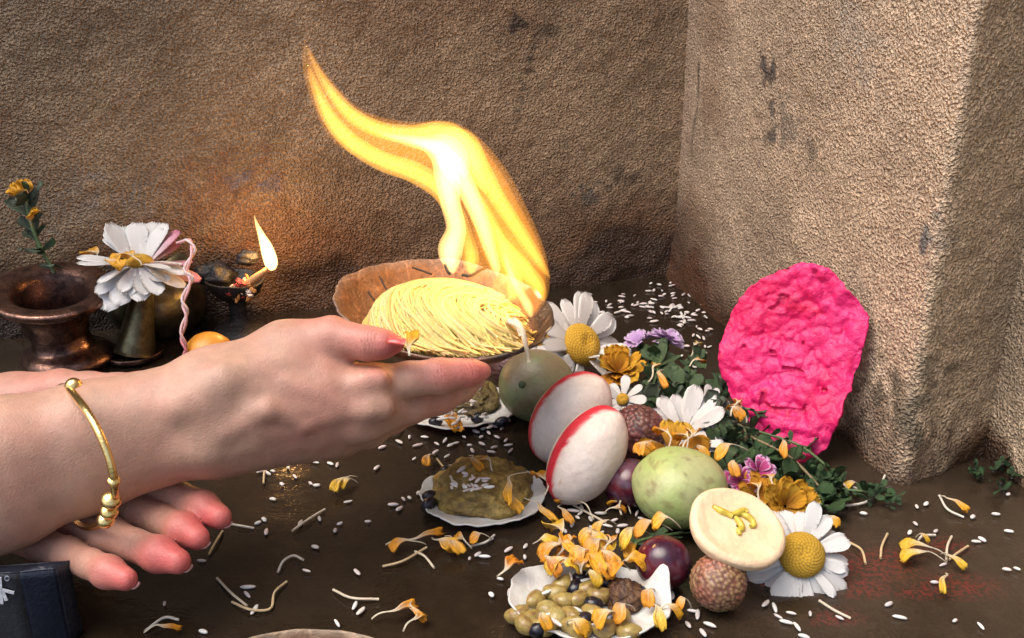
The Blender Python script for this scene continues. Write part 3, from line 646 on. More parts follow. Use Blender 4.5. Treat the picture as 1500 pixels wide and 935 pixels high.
def build_flame():
    t = thing('flame', 'tall yellow orange flame streaming sideways from the wicks in the leaf bowl', 'flame', P(730, 420, .588))
    T = 'tongue'
    sheets = [(T, 'veil', [(764, 468, 7), (772, 446, 20), (774, 420, 29), (760, 380, 38), (732, 325, 40), (698, 265, 40), (655, 222, 40), (607, 217, 33), (556, 207, 31), (508, 182, 28), (476, 140, 20), (456, 98, 12), (446, 60, 2)], .566, .60, .42),
              (T, 'flame', [(712, 285, 4), (690, 240, 13), (668, 205, 15), (640, 194, 13), (600, 197, 11), (555, 190, 10), (515, 168, 9), (486, 135, 7), (465, 102, 4), (449, 68, 1)], .588, .60, .5),
              (T, 'flame', [(657, 318, 3), (652, 292, 10), (636, 270, 13), (602, 251, 13), (560, 236, 12), (515, 209, 11), (483, 172, 9), (463, 130, 6), (451, 96, 2)], .590, .602, .5),
              (T, 'flame', [(806, 408, 2), (786, 378, 7), (756, 332, 9), (728, 288, 10), (704, 246, 12), (686, 212, 13), (664, 196, 8), (640, 192, 2)], .582, .590, .5),
              (T, 'core', [(664, 402, 3), (661, 388, 10), (660, 366, 15), (668, 335, 12), (661, 300, 12), (655, 262, 15), (645, 232, 12), (620, 214, 5), (590, 206, 1)], .584, .59, .5),
              (T, 'core', [(730, 404, 5), (718, 365, 8), (704, 322, 10), (682, 272, 12), (660, 240, 14), (640, 216, 9), (600, 204, 4), (560, 198, 1)], .580, .588, .5),
              (T, 'flame', [(690, 402, 5), (689, 378, 11), (683, 345, 8), (672, 308, 6), (660, 280, 2)], .582, .587, .5),
              (T, 'core', [(684, 262, 3), (672, 234, 13), (652, 214, 14), (620, 210, 9), (580, 202, 5), (545, 190, 1)], .586, .592, .4),
              (T, 'flame', [(752, 412, 3), (744, 385, 8), (728, 345, 8), (708, 305, 7), (690, 270, 3)], .576, .584, .5),
              (T, 'flame', [(797, 442, 3), (788, 420, 9), (768, 392, 9), (744, 362, 6), (722, 330, 2)], .572, .582, .5),
              (T, 'core', [(778, 466, 2), (774, 450, 6), (762, 428, 5), (748, 402, 4), (738, 372, 2)], .564, .574, .5),
              (T, 'veil', [(716, 448, 5), (734, 428, 22), (746, 400, 28), (742, 366, 18), (728, 332, 4)], .564, .576, .5),
              (T, 'veil', [(688, 416, 4), (700, 402, 14), (706, 378, 16), (700, 345, 10), (690, 315, 2)], .574, .582, .5),
              (T, 'flame', [(742, 446, 2), (752, 428, 8), (754, 405, 9), (742, 378, 5), (730, 350, 2)], .570, .578, .5)]
    for i, (nm, mt, pts, d0, d1, th) in enumerate(sheets):                                     # gas thickens towards the middle: shells inside shells
        for k, (ws, cut) in enumerate(((1.12, 1.0), (.92, .95)) if i == 0 else ((1.25, 1.0), (.70, .95))):
            q = smooth_path(np.array(pts, float), 40); q = q[:max(int(40 * cut), 4)].copy(); q[:, 2] *= ws
            if cut < 1: q[-8:, 2] *= np.linspace(1, .05, 8)
            v, f = flame_tube(q, d0, d0 + (d1 - d0) * cut, th, seed=i + 2 + k); part(nm, v, f, M[mt], t)
    for (x, y, d, e, r) in ((735, 350, .584, 0.075, .018), (640, 225, .592, 0.06, .018), (762, 405, .565, .04, .012)):
        L = bpy.data.lights.new('flame_light', 'POINT'); L.energy = e; L.color = (1.0, 0.52, 0.16); L.shadow_soft_size = r
        o = bpy.data.objects.new('flame_light', L); COL.objects.link(o); o.parent = t; o.location = P(x, y, d) - np.array(t.location)
build_flame()

# ------------------------------------------------------------------ small lamp, vessels and flowers at the left
def build_left():
    # flared copper vessel
    c = P(74, 424, .765); N = unit(dirc(0.10, 0.86, -0.50)); Fm = frame(N, CF)
    foot = np.array([c[0] + 0.004, c[1] + 0.006, 0.0]); h = c[2]
    R = 0.0445
    prof = [(0.004, -0.046), (0.018, -0.045), (0.0200, -0.030), (0.0215, -0.020), (0.0245, -0.010), (0.0268, -0.0040), (0.0300, -0.0005), (0.0355, 0.0014), (0.0410, 0.0016), (0.0438, 0.0006), (R, -0.0016), (0.0438, -0.0046), (0.0395, -0.0068), (0.031, -0.0125), (0.0255, -0.022), (0.0235, -0.034)]
    v, f = lathe(prof, 72, 70); v *= (1 + 0.012 * vn(v, 60, 3))[:, None]
    Wt = v @ Fm.T + c
    t = thing('copper_vessel', 'dark copper vessel with wide flared rim, standing behind the thumb', 'vessel', foot)
    part('rim', Wt, f, M['copper'], t)
    nb = c - N * 0.034
    prof = [(0.0230, h * 0.0), (0.0240, 0)]
    zz = nb[2]
    prof = [(0.0225, zz), (0.0215, zz * 0.80), (0.0235, zz * 0.55), (0.0310, zz * 0.40), (0.0345, zz * 0.22), (0.0300, zz * 0.05), (0.0290, 0.0)]
    v, f = lathe(prof, 60, 30); k = v[:, 2] / max(zz, 1e-6)
    v[:, 0] += foot[0] + (nb[0] - foot[0]) * k; v[:, 1] += foot[1] + (nb[1] - foot[1]) * k
    part('body', v, f, M['copper'], t)
    # brass pot with a dark mouth
    g = G(205, 520); g[2] = 0; g[1] += 0.052; H = 0.060
    v, f = lathe([(0.006, 0.0), (0.026, 0.001), (0.036, 0.012), (0.040, 0.026), (0.035, 0.040), (0.024, 0.048), (0.021, 0.052), (0.026, 0.058), (0.029, 0.060), (0.027, 0.0605), (0.020, 0.054), (0.018, 0.046), (0.002, 0.030)], 56, 60)
    t = thing('brass_pot', 'rounded tarnished brass pot under the white daisy', 'pot', g); part('body', v + g, f, M['brass'], t)
    # cone spout on a round plate, in front of the pot
    b = G(197, 524); tp = P(213, 394, depth(b) - 0.010)
    t = thing('brass_cone', 'tall tapering brass cone on a round plate before the brass pot', 'cone', b)
    ax = tp - b; L = np.linalg.norm(ax); Fm = frame(ax, CF)
    v, f = lathe([(0.0001, L), (0.0042, L), (0.0056, L * 0.985), (0.0066, L * 0.93), (0.0085, L * 0.7), (0.0115, L * 0.4), (0.0150, L * 0.12), (0.0170, 0.004)], 36, 40)
    part('cone', v @ Fm.T + b, f, M['brass'], t)
    v, f = lathe([(0.001, 0.004), (0.0200, 0.0045), (0.0215, 0.0065), (0.0228, 0.006), (0.0225, 0.003), (0.018, 0.0)], 40, 24); part('plate', v + b, f, M['copper'], t)
    # oil lamp with its wick and flame
    d = .835; b = P(345, 416, d); b0 = np.array([b[0], b[1], 0.0])
    t = thing('oil_lamp', 'sooty black clay oil lamp burning by the wall', 'lamp', b0)
    v, f = lathe([(0.001, 0.0), (0.022, 0.001), (0.020, 0.006), (0.008, 0.012), (0.007, b[2] * 0.5), (0.009, b[2] * 0.68), (0.019, b[2] * 0.86), (0.024, b[2] * 1.08), (0.022, b[2] * 1.10), (0.016, b[2] * 0.95), (0.001, b[2] * 0.9)], 40, 50)
    v = v * (1 + 0.10 * vn(v, 70, 3) * np.array([[1, 1, 0.2]]).T[0:1].sum() * 0.6)[:, None]
    part('bowl', v + b0, f, M['soot'], t, np.array([.018, .016, .016]))
    sv, sf = sphere(24, 16)
    for (x, y, r, s) in ((318, 405, .012, 3), (362, 378, .008, 5), (300, 402, .009, 6)):
        q = sv * r * (1 + 0.3 * vn(sv, 2.2, s) + .15 * vn(sv, 6, s))[:, None] * np.array([1.1, 1, .8]); q = q + P(x, y, d)
        part('soot_crust', q, sf, M['soot'], t, np.array([.016, .015, .016]))
    v, f = tube([P(352, 428, d - .012), P(366, 414, d - .016), P(382, 402, d - .018), P(393, 393, d - .018)], [.0030, .0034, .0030, .0018], 14, 8)
    part('wick', v, f, M['thread'], t, np.array([.50, .26, .10]))
    items, cols = [], []
    for k in range(44):                                                                     # flakes of red and white crust round the wick
        x, y = RNG.normal(356, 9), RNG.normal(423, 6); q = sv * (1 + .55 * vn(sv, 1.8, k) + .25 * vn(sv, 4, k))[:, None] * RNG.uniform(.0008, .0024) * np.array([1.5, 1, .55]); q = q @ np.array(Euler(RNG.uniform(0, 3, 3)).to_matrix()).T; items.append((q + P(x, y, d - .016 + RNG.uniform(-.003, .003)), sf))
        cols.append(np.tile(np.array([(.6, .5, .42), (.45, .06, .05), (.5, .22, .06)][k % 3]), (len(q), 1)))
    V, F = merge(items); o = part('crust_flakes', V, F, M['dry'], t, np.vstack(cols)); o['kind'] = 'stuff'
    t2 = thing('flame', 'small pointed candle like flame on the black oil lamp', 'flame', P(396, 396, d - .018))
    v, f = flame_tube([(398, 397, 5), (397, 385, 10), (391, 365, 9.5), (383, 345, 5.5), (376, 328, 2.5), (372, 314, .5)], d - .018, d - .018, .9, 30, 16, 0.02, 3)
    part('tongue', v, f, M['small'], t2)
    L = bpy.data.lights.new('flame_light', 'POINT'); L.energy = 0.17; L.color = (1.0, 0.50, 0.16); L.shadow_soft_size = .006
    o = bpy.data.objects.new('flame_light', L); COL.objects.link(o); o.parent = t2; o.location = P(391, 365, d - .018) - np.array(t2.location)
    # orange fruit
    c, r = rest(306, 516, 33)
    q = sv * r * np.array([1.05, 1, .9]) * (1 + .02 * vn(sv, 3, 2))[:, None]
    solo('orange_fruit', q + c, sf, M['fruit'], 'small orange fruit lying beside the brass pot', 'fruit', np.array([.62, .26, .03]))
    # twisted pink and white thread
    t = thing('cotton_thread', 'twisted pink and white thread hanging from the daisy down the pot', 'thread', P(270, 525, .752) * np.array([1, 1, 0]))
    path = np.array([(262, 356, .775), (276, 352, .768), (283, 368, .764), (272, 395, .762), (280, 410, .760), (268, 440, .757), (273, 460, .757), (266, 490, .757), (272, 512, .758), (268, 534, .760)])
    for s, col in ((-1, (.66, .40, .40)), (1, (.66, .52, .50))):
        q = smooth_path(path, 60); ph = np.linspace(0, 30, 60); q[:, 0] += s * 2.6 * np.cos(ph); q[:, 2] += s * .0012 * np.sin(ph)
        v, f = tube([P(*w) for w in q], .00105, 120, 6); w = sstep(.62, 1.0, np.repeat(np.linspace(0, 1, 120), 6))
        part('strand', v, f, M['thread'], t, mix(np.array(col), np.array([.42, .02, .04]), w * .8))
build_left()

# ------------------------------------------------------------------ flowers
def petal_mesh(name, L, W, mat, col, tipcol=None, droop=0.12, groove=0.05, notch=0.04, cup=0.0, nu=9, nv=7, seed=0, thick=0.00025, edge=None):
    v, c = [], []
    for i in range(nu):
        u = i / (nu - 1); w = W * (0.30 + 0.70 * math.sin(min(u * 1.25, 1) * math.pi / 2)) * math.sqrt(max(1 - max(u - .72, 0) ** 2 / .0850, 0.0))
        for j in range(nv):
            x = j / (nv - 1) * 2 - 1
            ll = L * (u - notch * u ** 6 * (0.5 + 0.5 * math.cos(3 * math.pi * x)))
            z = -droop * L * u * u + groove * W * math.cos(3 * math.pi * x) * math.sin(math.pi * u) + cup * W * x * x * u + 0.04 * L * math.sin(u * 4 + seed) * 0.5 * (1 + 0.3 * x * math.sin(seed * 3))
            v.append((x * w, ll, z)); q = np.array(col) * (1 - .10 * (1 - u))
            if tipcol is not None: q = mix(q, np.array(tipcol), np.array(u ** 1.5))
            if edge is not None: q = mix(q, np.array(edge), np.array(float(abs(x) > .75 or u > .85)))
            c.append(q)
    v = np.array(v); f = grid_faces(nu, nv); n = vnormals(v, f); v2, f2 = double(v, f, thick, n)
    return make_mesh(name, v2, f2, mat, np.vstack([c, c]))
def put(name, me, parent, mat4):
    o = link(name, me, (0, 0, 0), parent); o.matrix_local = mat4; return o
def disc_mesh(r, h, col, col2, seed=1, n_bump=300):
    sv, sf = sphere(96, 60); k = np.arange(n_bump); z = 1 - (k + .5) / n_bump * 1.05; z = np.clip(z, -.1, 1); ph = k * 2.39996; rr = np.sqrt(1 - z * z)
    fp = np.stack([rr * np.cos(ph), rr * np.sin(ph), z], 1)
    dd = np.min(np.linalg.norm(sv[:, None] - fp[None], axis=2), axis=1); b = np.clip(1 - dd / .085, 0, 1)
    v = sv * (1 + .10 * b)[:, None] * np.array([r, r, h]); dip = 1 - sstep(0, .5, np.hypot(sv[:, 0], sv[:, 1])); v[:, 2] -= h * .3 * dip
    return make_mesh('disc', v, sf, M['dry'], mix(np.array(col2), np.array(col), sstep(0.0, .6, b)))
WHITE = (0.74, 0.73, 0.71)
DP = [petal_mesh('petal', 1, .20 + .03 * (k % 3), M['petal'], WHITE, None, .10 + .12 * (k % 3), .06, .05, .15 * (k % 2), seed=k) for k in range(5)]
DPK = [petal_mesh('petal', 1, .22, M['petal'], (.72, .62, .63), (.62, .22, .32), .1 + .1 * k, .06, .05, seed=k + 9) for k in range(2)]
DISC = disc_mesh(1, .55, (.72, .44, .035), (.42, .22, .015))
def daisy(label, c, normal, R, dr, n=20, hint=(0, 0, 1.0), tilt=0.12, name='daisy', skip=(), drop=(), pinkarc=None, rings=2, scale_of=None, seed=0, group=None):
    rnd = random.Random(seed); Fm = frame(normal, hint); t = thing(name, label, 'flower', c, group)
    B = Matrix(((*Fm[0], 0), (*Fm[1], 0), (*Fm[2], 0), (0, 0, 0, 1)))
    for ring in range(rings):
        for k in range(n if ring == 0 else n // 2):
            a = 2 * math.pi * (k + .5 * ring + rnd.uniform(-.22, .22)) / (n if ring == 0 else n // 2); deg = math.degrees(a) % 360
            if any(lo <= deg <= hi for lo, hi in skip): continue
            s = (R - dr * .6) * rnd.uniform(.80, 1.12) * (1 if ring == 0 else .93)
            if scale_of: s *= scale_of(deg)
            tl = tilt + rnd.uniform(-.22, .20) + ring * .12
            for lo, hi, dt in drop:
                if lo <= deg <= hi: tl += dt
            me = DP[rnd.randrange(5)]
            if pinkarc and pinkarc[0] <= deg <= pinkarc[1]: me = DPK[rnd.randrange(2)]
            m = B @ Matrix.Rotation(a - math.pi / 2, 4, 'Z') @ Matrix.Translation((0, dr * .6, -.002 + .0008 * ring)) @ Matrix.Rotation(tl, 4, 'X') @ Matrix.Rotation(rnd.uniform(-.25, .25), 4, 'Y') @ Matrix.Diagonal((s * rnd.uniform(.85, 1.1), s, s, 1))
            put('petal', me, t, m)
    put('disc', DISC, t, B @ Matrix.Diagonal((dr, dr, dr, 1)))
    return t
def floret(head, tail, w=0.005, col=(.80, .36, .02), split=0.5, bend=0.2, arch=0.004, seed=0, tailcol=(.72, .64, .48), fold=0.6):
    """marigold ray floret: thin pale tail that opens into a ruffled, folded blade. head, tail: world points"""
    rnd = random.Random(seed); h, tl = np.asarray(head, float), np.asarray(tail, float); ax = h - tl; L = np.linalg.norm(ax); t = ax / L
    side = unit(np.cross(t, (0, 0, 1.0))); up = np.cross(side, t); nu, nv = 14, 7; v, c = [], []; ph = rnd.uniform(0, 6)
    for i in range(nu):
        u = i / (nu - 1); q = sstep(split * .75, min(split + .35, .95), u); wid = 0.00055 + (w - .00055) * q * (1 - .25 * sstep(.9, 1, u))
        cen = tl + ax * u + side * (bend * L * math.sin(math.pi * u * .9) * .5 + .06 * L * math.sin(u * 9 + ph) * (1 - q)) + up * (arch * math.sin(math.pi * u))
        for j in range(nv):
            x = j / (nv - 1) * 2 - 1
            z = fold * wid * (abs(x) ** 1.3 - .35) + q * w * .30 * math.sin(x * 7 + u * 5 + ph) + q * .20 * w * math.sin(u * 13 + x * 3 + ph)
            ln = -.10 * L * q * (u > .8) * (.5 + .5 * math.cos(x * 8 + ph)) * (u - .8) * 5
            v.append(cen + side * x * wid + up * z + t * ln)
            c.append(np.array(mix(np.array(tailcol), np.array(col) * (1 + .18 * math.sin(x * 9 + ph)), np.array(q))))
    v = np.array(v); f = grid_faces(nu, nv); n = vnormals(v, f); v2, f2 = double(v, f, .0003, n)
    return v2, f2, np.vstack([c, np.array(c) * .85])
MARI = [(.78, .33, .015), (.84, .42, .02), (.80, .50, .035), (.72, .26, .01)]
FLN = [0]
def lay_floret(hx, hy, tx, ty, w=5, z=.0025, z2=None, ci=0, label='', group=None, split=.5, bend=.25, arch=.004, fold=.6, name='marigold_petal'):
    FLN[0] += 1; a = G(hx, hy, z + .0015); b = G(tx, ty, z if z2 is None else z2)
    v, f, c = floret(a, b, w * depth(a) / FPX, MARI[ci % 4], split, bend, arch, FLN[0], fold=fold)
    v[:, 2] += max(0, (0.0006 if z < .01 else -1) - v[:, 2].min()) if z < .01 else 0
    return solo(name, v, f, M['floret'], label, 'petal', c, group)

# daisies
daisy('white daisy with pink stained petals lying on the brass pot', P(203, 384, .775), dirc(.05, .95, -.30), .043, .0105, 26, hint=CF, tilt=.10, seed=2, group=None, pinkarc=(-1, 50), drop=((20, 160, .75), (230, 310, -.35)))
daisy('large white daisy with full yellow centre beside the lychee', P(1174, 813, .535), dirc(-.12, .42, -.90), .0290, .0115, 21, hint=CU, tilt=-.02, seed=4)
daisy('white daisy standing upright with one petal folded over its yellow centre', P(852, 505, .735), dirc(.55, .30, -.78), .040, .0150, 14, hint=CU, tilt=.20, seed=6, skip=((185, 215),), drop=((270, 340, .9),), rings=2)
daisy('half hidden white daisy tucked behind the burning leaf bowl', P(790, 492, .752), dirc(-.25, .55, -.8), .028, .009, 15, hint=CU, tilt=.2, seed=8)
daisy('crumpled white daisy with loose petals above the green fruit', P(1002, 632, .652), dirc(-.05, .55, -.83), .030, .006, 15, hint=CU, tilt=.45, seed=9, rings=2)
daisy('small white blossom between the herb leaves and the green fruit', P(912, 585, .680), dirc(-.2, .4, -.9), .016, .004, 9, hint=CU, tilt=.35, seed=12, rings=1)
daisy('small white blossom beside the foot of the pink wafer', P(1036, 592, .668), dirc(.2, .5, -.85), .015, .004, 9, hint=CU, tilt=.5, seed=13, rings=1)

# marigold and other flower heads
YP = [petal_mesh('petal', 1, .26, M['floret'], (.50, .20, .012), c, .1 + .1 * k, .14, .10, .3, seed=k + 20) for k, c in enumerate(((.82, .44, .02), (.84, .52, .04), (.74, .34, .015)))]
PP = [petal_mesh('petal', 1, .42, M['petal'], (.30, .015, .10), (.52, .06, .28), .10, .10, .16, .2, seed=31, edge=(.66, .40, .60)), petal_mesh('petal', 1, .42, M['petal'], (.46, .26, .56), (.56, .38, .66), .15, .1, .2, .2, seed=32, edge=(.64, .5, .70))]
def head(label, c, normal, R, meshes, n, rings=2, tilt=.6, name='marigold_flower', seed=0, calyx=None):
    rnd = random.Random(seed); Fm = frame(normal, CU); t = thing(name, label, 'flower', c); B = Matrix(((*Fm[0], 0), (*Fm[1], 0), (*Fm[2], 0), (0, 0, 0, 1)))
    for ring in range(rings):
        for k in range(n):
            a = 2 * math.pi * (k + .5 * ring + rnd.uniform(-.3, .3)) / n; s = R * rnd.uniform(.8, 1.1) * (1 - .2 * ring)
            put('petal', meshes[rnd.randrange(len(meshes))], t, B @ Matrix.Rotation(a - math.pi / 2, 4, 'Z') @ Matrix.Translation((0, R * .06, 0)) @ Matrix.Rotation(tilt + .35 * ring + rnd.uniform(-.2, .2), 4, 'X') @ Matrix.Rotation(rnd.uniform(-.5, .5), 4, 'Y') @ Matrix.Diagonal((s, s, s, 1)))
    if calyx:
        v, f = lathe([(.0004, -R * calyx), (.12 * R, -R * calyx), (.20 * R, -R * calyx * .6), (.26 * R, -R * .05), (.20 * R, .05 * R)], 14, 12); part('calyx', v @ Fm.T + np.asarray(c), f, M['leaf'], t, np.array([.05, .12, .04]))
    return t
head('yellow marigold head beside the upright daisy', P(905, 545, .715), dirc(.05, .62, -.75), .020, YP, 11, 2, .75, seed=1)
head('open yellow marigold head behind the cream disc', P(1150, 742, .588), dirc(.15, .45, -.88), .018, YP[1:2] + YP[:1], 13, 2, .62, seed=2)
head('ragged orange marigold head beside the purple flowers', P(1108, 728, .598), dirc(-.1, .5, -.85), .015, YP, 9, 2, .6, seed=3)
head('pale orange marigold head under the crumpled daisy', P(985, 662, .632), dirc(-.15, .5, -.85), .023, YP, 6, 1, .45, seed=5)
head('magenta flower with pale frilled edges resting on herb stems', P(1111, 690, .610), dirc(.1, .55, -.83), .0105, PP[:1], 6, 2, .30, name='dianthus_flower', seed=3)
head('dark purple flower with white rims under the orange petals', P(1084, 705, .604), dirc(-.3, .35, -.88), .0105, PP[:1], 6, 2, .35, name='dianthus_flower', seed=4)
head('lilac flower on a green stem beside the upright daisy', P(975, 497, .745), dirc(.30, .85, -.3), .0150, PP[1:], 7, 2, .25, name='dianthus_flower', seed=5, calyx=1.5)
head('pale lilac blossom next to the lilac flower stem', P(935, 500, .748), dirc(-.3, .8, -.4), .0115, PP[1:], 6, 2, .3, name='dianthus_flower', seed=6, calyx=1.3)

# ------------------------------------------------------------------ fruit and sweets
SV, SF = sphere(56, 40)
def speckle(v, n, r, seed):
    rg = np.random.default_rng(seed); pts = rg.normal(size=(n, 3)); pts /= np.linalg.norm(pts, axis=1)[:, None]; rad = r * rg.uniform(.4, 1.3, n)
    out = np.zeros(len(v))
    for p, q in zip(pts, rad): out = np.maximum(out, 1 - sstep(.4, 1, np.linalg.norm(v - p, axis=1) / q))
    return out
def guava(label, x, y, rp, col, col2, seed, ax=(1, 1, .93), name='guava'):
    c, r = rest(x, y, rp, ax[2]); v = SV * (1 + .035 * vn(SV, 1.6, seed) + .006 * vn(SV, 7, seed))[:, None]
    cc = mix(np.array(col), np.array(col2), sstep(-.5, .6, fbm(SV, 1.5, 2, seed + 3))); cc = mix(cc, cc * np.array([.42, .36, .28]), .8 * speckle(SV, 60, .035, seed)); cc = mix(cc, cc * .55, .6 * speckle(SV, 9, .11, seed + 5)); cc = mix(cc, np.array([.15, .10, .05]), .55 * sstep(.35, .75, fbm(SV, 4.5, 4, seed + 7)))
    tilt = np.array(Euler((.5, .3 * seed, 0)).to_matrix()); v = (v * r * np.array(ax)) ; v = v @ tilt.T if False else v
    v[:, 2] -= v[:, 2].min() - (-r * ax[2])
    t = thing(name, label, 'fruit', c * np.array([1, 1, 0])); part('skin', v + c, SF, M['fruit'], t, cc)
    e = unit(dirc(-.35, .10, -.93)) if seed == 3 else unit(dirc(-.8, -.3, .5)); s, g = sphere(14, 9)
    i = (SV @ e).argmax(); part('stem_scar', s * np.array([.0026, .0026, .0011]) @ frame(e).T + v[i] + c, g, M['dry'], t, np.array([.05, .07, .03]) if seed == 3 else np.array([.09, .08, .03]))
    return t
guava('round brownish green guava under the loose wick', 786, 566, 57, (.17, .19, .085), (.20, .155, .09), 3)
guava('pale green guava between the plums and the cream disc', 995, 714, 68, (.30, .37, .125), (.34, .36, .17), 5, (1.02, 1.0, .84))
def banded(label, x, y, d, la, sa, ang, N, seed, bw=.12):
    """white oval with a red belt: long half axis la, short sa in pixels; N: belt normal in camera axes"""
    c = P(x, y, d); k = d / FPX; n = dirc(*N); lon = dirc(math.cos(ang), math.sin(ang), 0); lon = unit(lon - n * np.dot(lon, n)); mid = np.cross(n, lon)
    q = SV.copy(); belt = np.abs(q[:, 2] + .05)
    lift = 1 + .025 * (1 - sstep(bw, bw + .05, belt)); v = q * lift[:, None] * (1 + .012 * vn(q, 4, seed))[:, None] * np.array([la * k, sa * k, sa * k * .92])
    W = v @ np.stack([lon, mid, n], 1).T + c
    W[:, 2] += max(0, 0.0012 - W[:, 2].min())
    cc = mix(np.array([.64, .53, .45]), np.array([.70, .61, .54]), .5 + .5 * vn(q, 3, seed)); cc = mix(cc, np.array([.62, .25, .22]), .35 * (1 - sstep(.12, .32, belt + .06 * vn(q, 8, seed)))); cc = mix(cc, cc * np.array([.6, .35, .25]), .6 * speckle(q, 14, .035, seed))
    cc = mix(cc, np.array([.52, .015, .03]) * 1.0, 1 - sstep(bw, bw + .035, belt + .02 * vn(q, 12, seed)))
    cc = mix(cc, cc * 1.35 + .03, .35 * (belt < bw) * sstep(.1, .6, fbm(q, 14, 2, seed)))
    return solo('oval_sweet', W, SF, M['cream'], label, 'sweet', cc)
banded('white oval sweet with a thin red belt, leaning on the brownish guava', 836, 613, .642, 74, 54, math.radians(52), (.34, -.20, -.92), 3)
banded('white oval sweet with a wide red belt, in front of its twin', 860, 671, .603, 78, 53, math.radians(57), (.50, -.28, -.82), 7, .19)
def plum(label, x, y, rp, seed, col=(.085, .008, .014), col2=(.035, .008, .022)):
    c, r = rest(x, y, rp, .95); v = SV * np.array([1, .98, .95]) * r * (1 + .02 * vn(SV, 1.7, seed))[:, None]
    cc = mix(np.array(col), np.array(col2), sstep(-.4, .5, fbm(SV, 1.8, 2, seed))); cc = mix(cc, np.array([.14, .08, .11]), .5 * sstep(.1, .7, fbm(SV, 2.4, 3, seed + 4)))
    return solo('plum', v + c, SF, M['plum'], label, 'fruit', cc)
plum('glossy dark red plum between the green guava and the lychee', 972, 824, 41, 2)
plum('dark red plum behind the banded oval sweet', 922, 708, 38, 4)
def lychee(label, x, y, rp, seed, col=(.27, .165, .08), col2=(.30, .12, .075), gap=(.14, .055, .035), d=None):
    c, r = rest(x, y, rp)
    if d is not None: c = P(x, y, d); r = rp * d / FPX
    n = 420; k = np.arange(n); z = 1 - (2 * k + 1) / n; ph = k * 2.39996; rr = np.sqrt(1 - z * z); fp = np.stack([rr * np.cos(ph), rr * np.sin(ph), z], 1) + np.random.default_rng(seed).normal(0, .035, (n, 3))
    q, f = sphere(110, 70); dd = np.concatenate([np.min(np.linalg.norm(a[:, None] - fp[None], axis=2), axis=1) for a in np.array_split(q, 8)])
    b = np.clip(1 - dd / .11, 0, 1); v = q * (1 + .065 * b ** .8 + .02 * vn(q, 2, seed))[:, None] * r * .96
    cc = mix(np.array(gap), mix(np.array(col), np.array(col2), sstep(-.3, .4, fbm(q, 1.5, 2, seed))), sstep(.05, .5, b))
    v[:, 2] += max(0, .0004 - (v[:, 2] + c[2]).min())
    return solo('lychee', v + c, f, M['fruit'], label, 'fruit', cc)
lychee('tan pink lychee with knobbly skin under the cream disc', 1052, 855, 42, 3)
lychee('reddish brown lychee behind the banded sweets', 934, 636, 42, 5, (.14, .06, .045), (.17, .05, .045), (.06, .02, .018))
lychee('dark maroon lychee behind the hand under the leaf bowl', 748, 535, 32, 6, (.10, .045, .042), (.13, .05, .05), (.05, .02, .02))
def cream_disc():
    c = P(1078, 776, .524); k = .524 / FPX; ex = dirc(.945, -.33, 0); n = dirc(.20, .75, -.63); ex = unit(ex - n * np.dot(ex, n)); Fm = np.stack([ex, np.cross(n, ex), n], 1)
    R = 72 * k
    v, f = lathe([(.001, .12 * R), (.35 * R, .11 * R), (.62 * R, .13 * R), (.80 * R, .18 * R), (.91 * R, .195 * R), (.985 * R, .14 * R), (1.0 * R, .06 * R), (.95 * R, -.09 * R), (.80 * R, -.20 * R), (.4 * R, -.25 * R), (.001, -.26 * R)], 72, 60)
    v[:, :2] *= (1 + .03 * vn(unit(v + 1e-9) if False else v / R, 1.5, 3))[:, None]; v[:, 2] += R * .02 * vn(v / R, 2.5, 4)
    cc = mix(np.array([.72, .55, .36]), np.array([.66, .46, .27]), .5 + .5 * vn(v / R, 2.2, 6)); cc = mix(cc, np.array([.62, .30, .2]), .25 * sstep(.3, .8, fbm(v / R, 2, 2, 8)))
    t = thing('cream_disc', 'cream coloured dished dough disc leaning on the green guava and lychee', 'sweet', (c - n * .27 * R))
    part('dough', v @ Fm.T + c, f, M['cream'], t, cc)
    for pts in ([(-.70, .38), (-.48, .30), (-.30, .28), (-.16, .24)], [(-.20, .30), (.0, .42), (.12, .55), (.22, .52)], [(-.10, .25), (.02, .12), (.10, -.05), (.02, -.18), (.06, -.30)], [(.05, .40), (.22, .38), (.36, .30), (.40, .15), (.30, .08)]):
        q = [np.array([a * R * .8, b * R * .8, .145 * R]) @ Fm.T + c for a, b in pts]; w, g = tube(q, [.0010, .0019, .0017, .0015, .0010][:len(pts)], 16, 7)
        s = solo('mango_shred', w, g, M['bean'], 'yellow green shred lying on the cream disc', 'shred', np.array([.52, .40, .05]), 'shreds on the cream disc')
cream_disc()

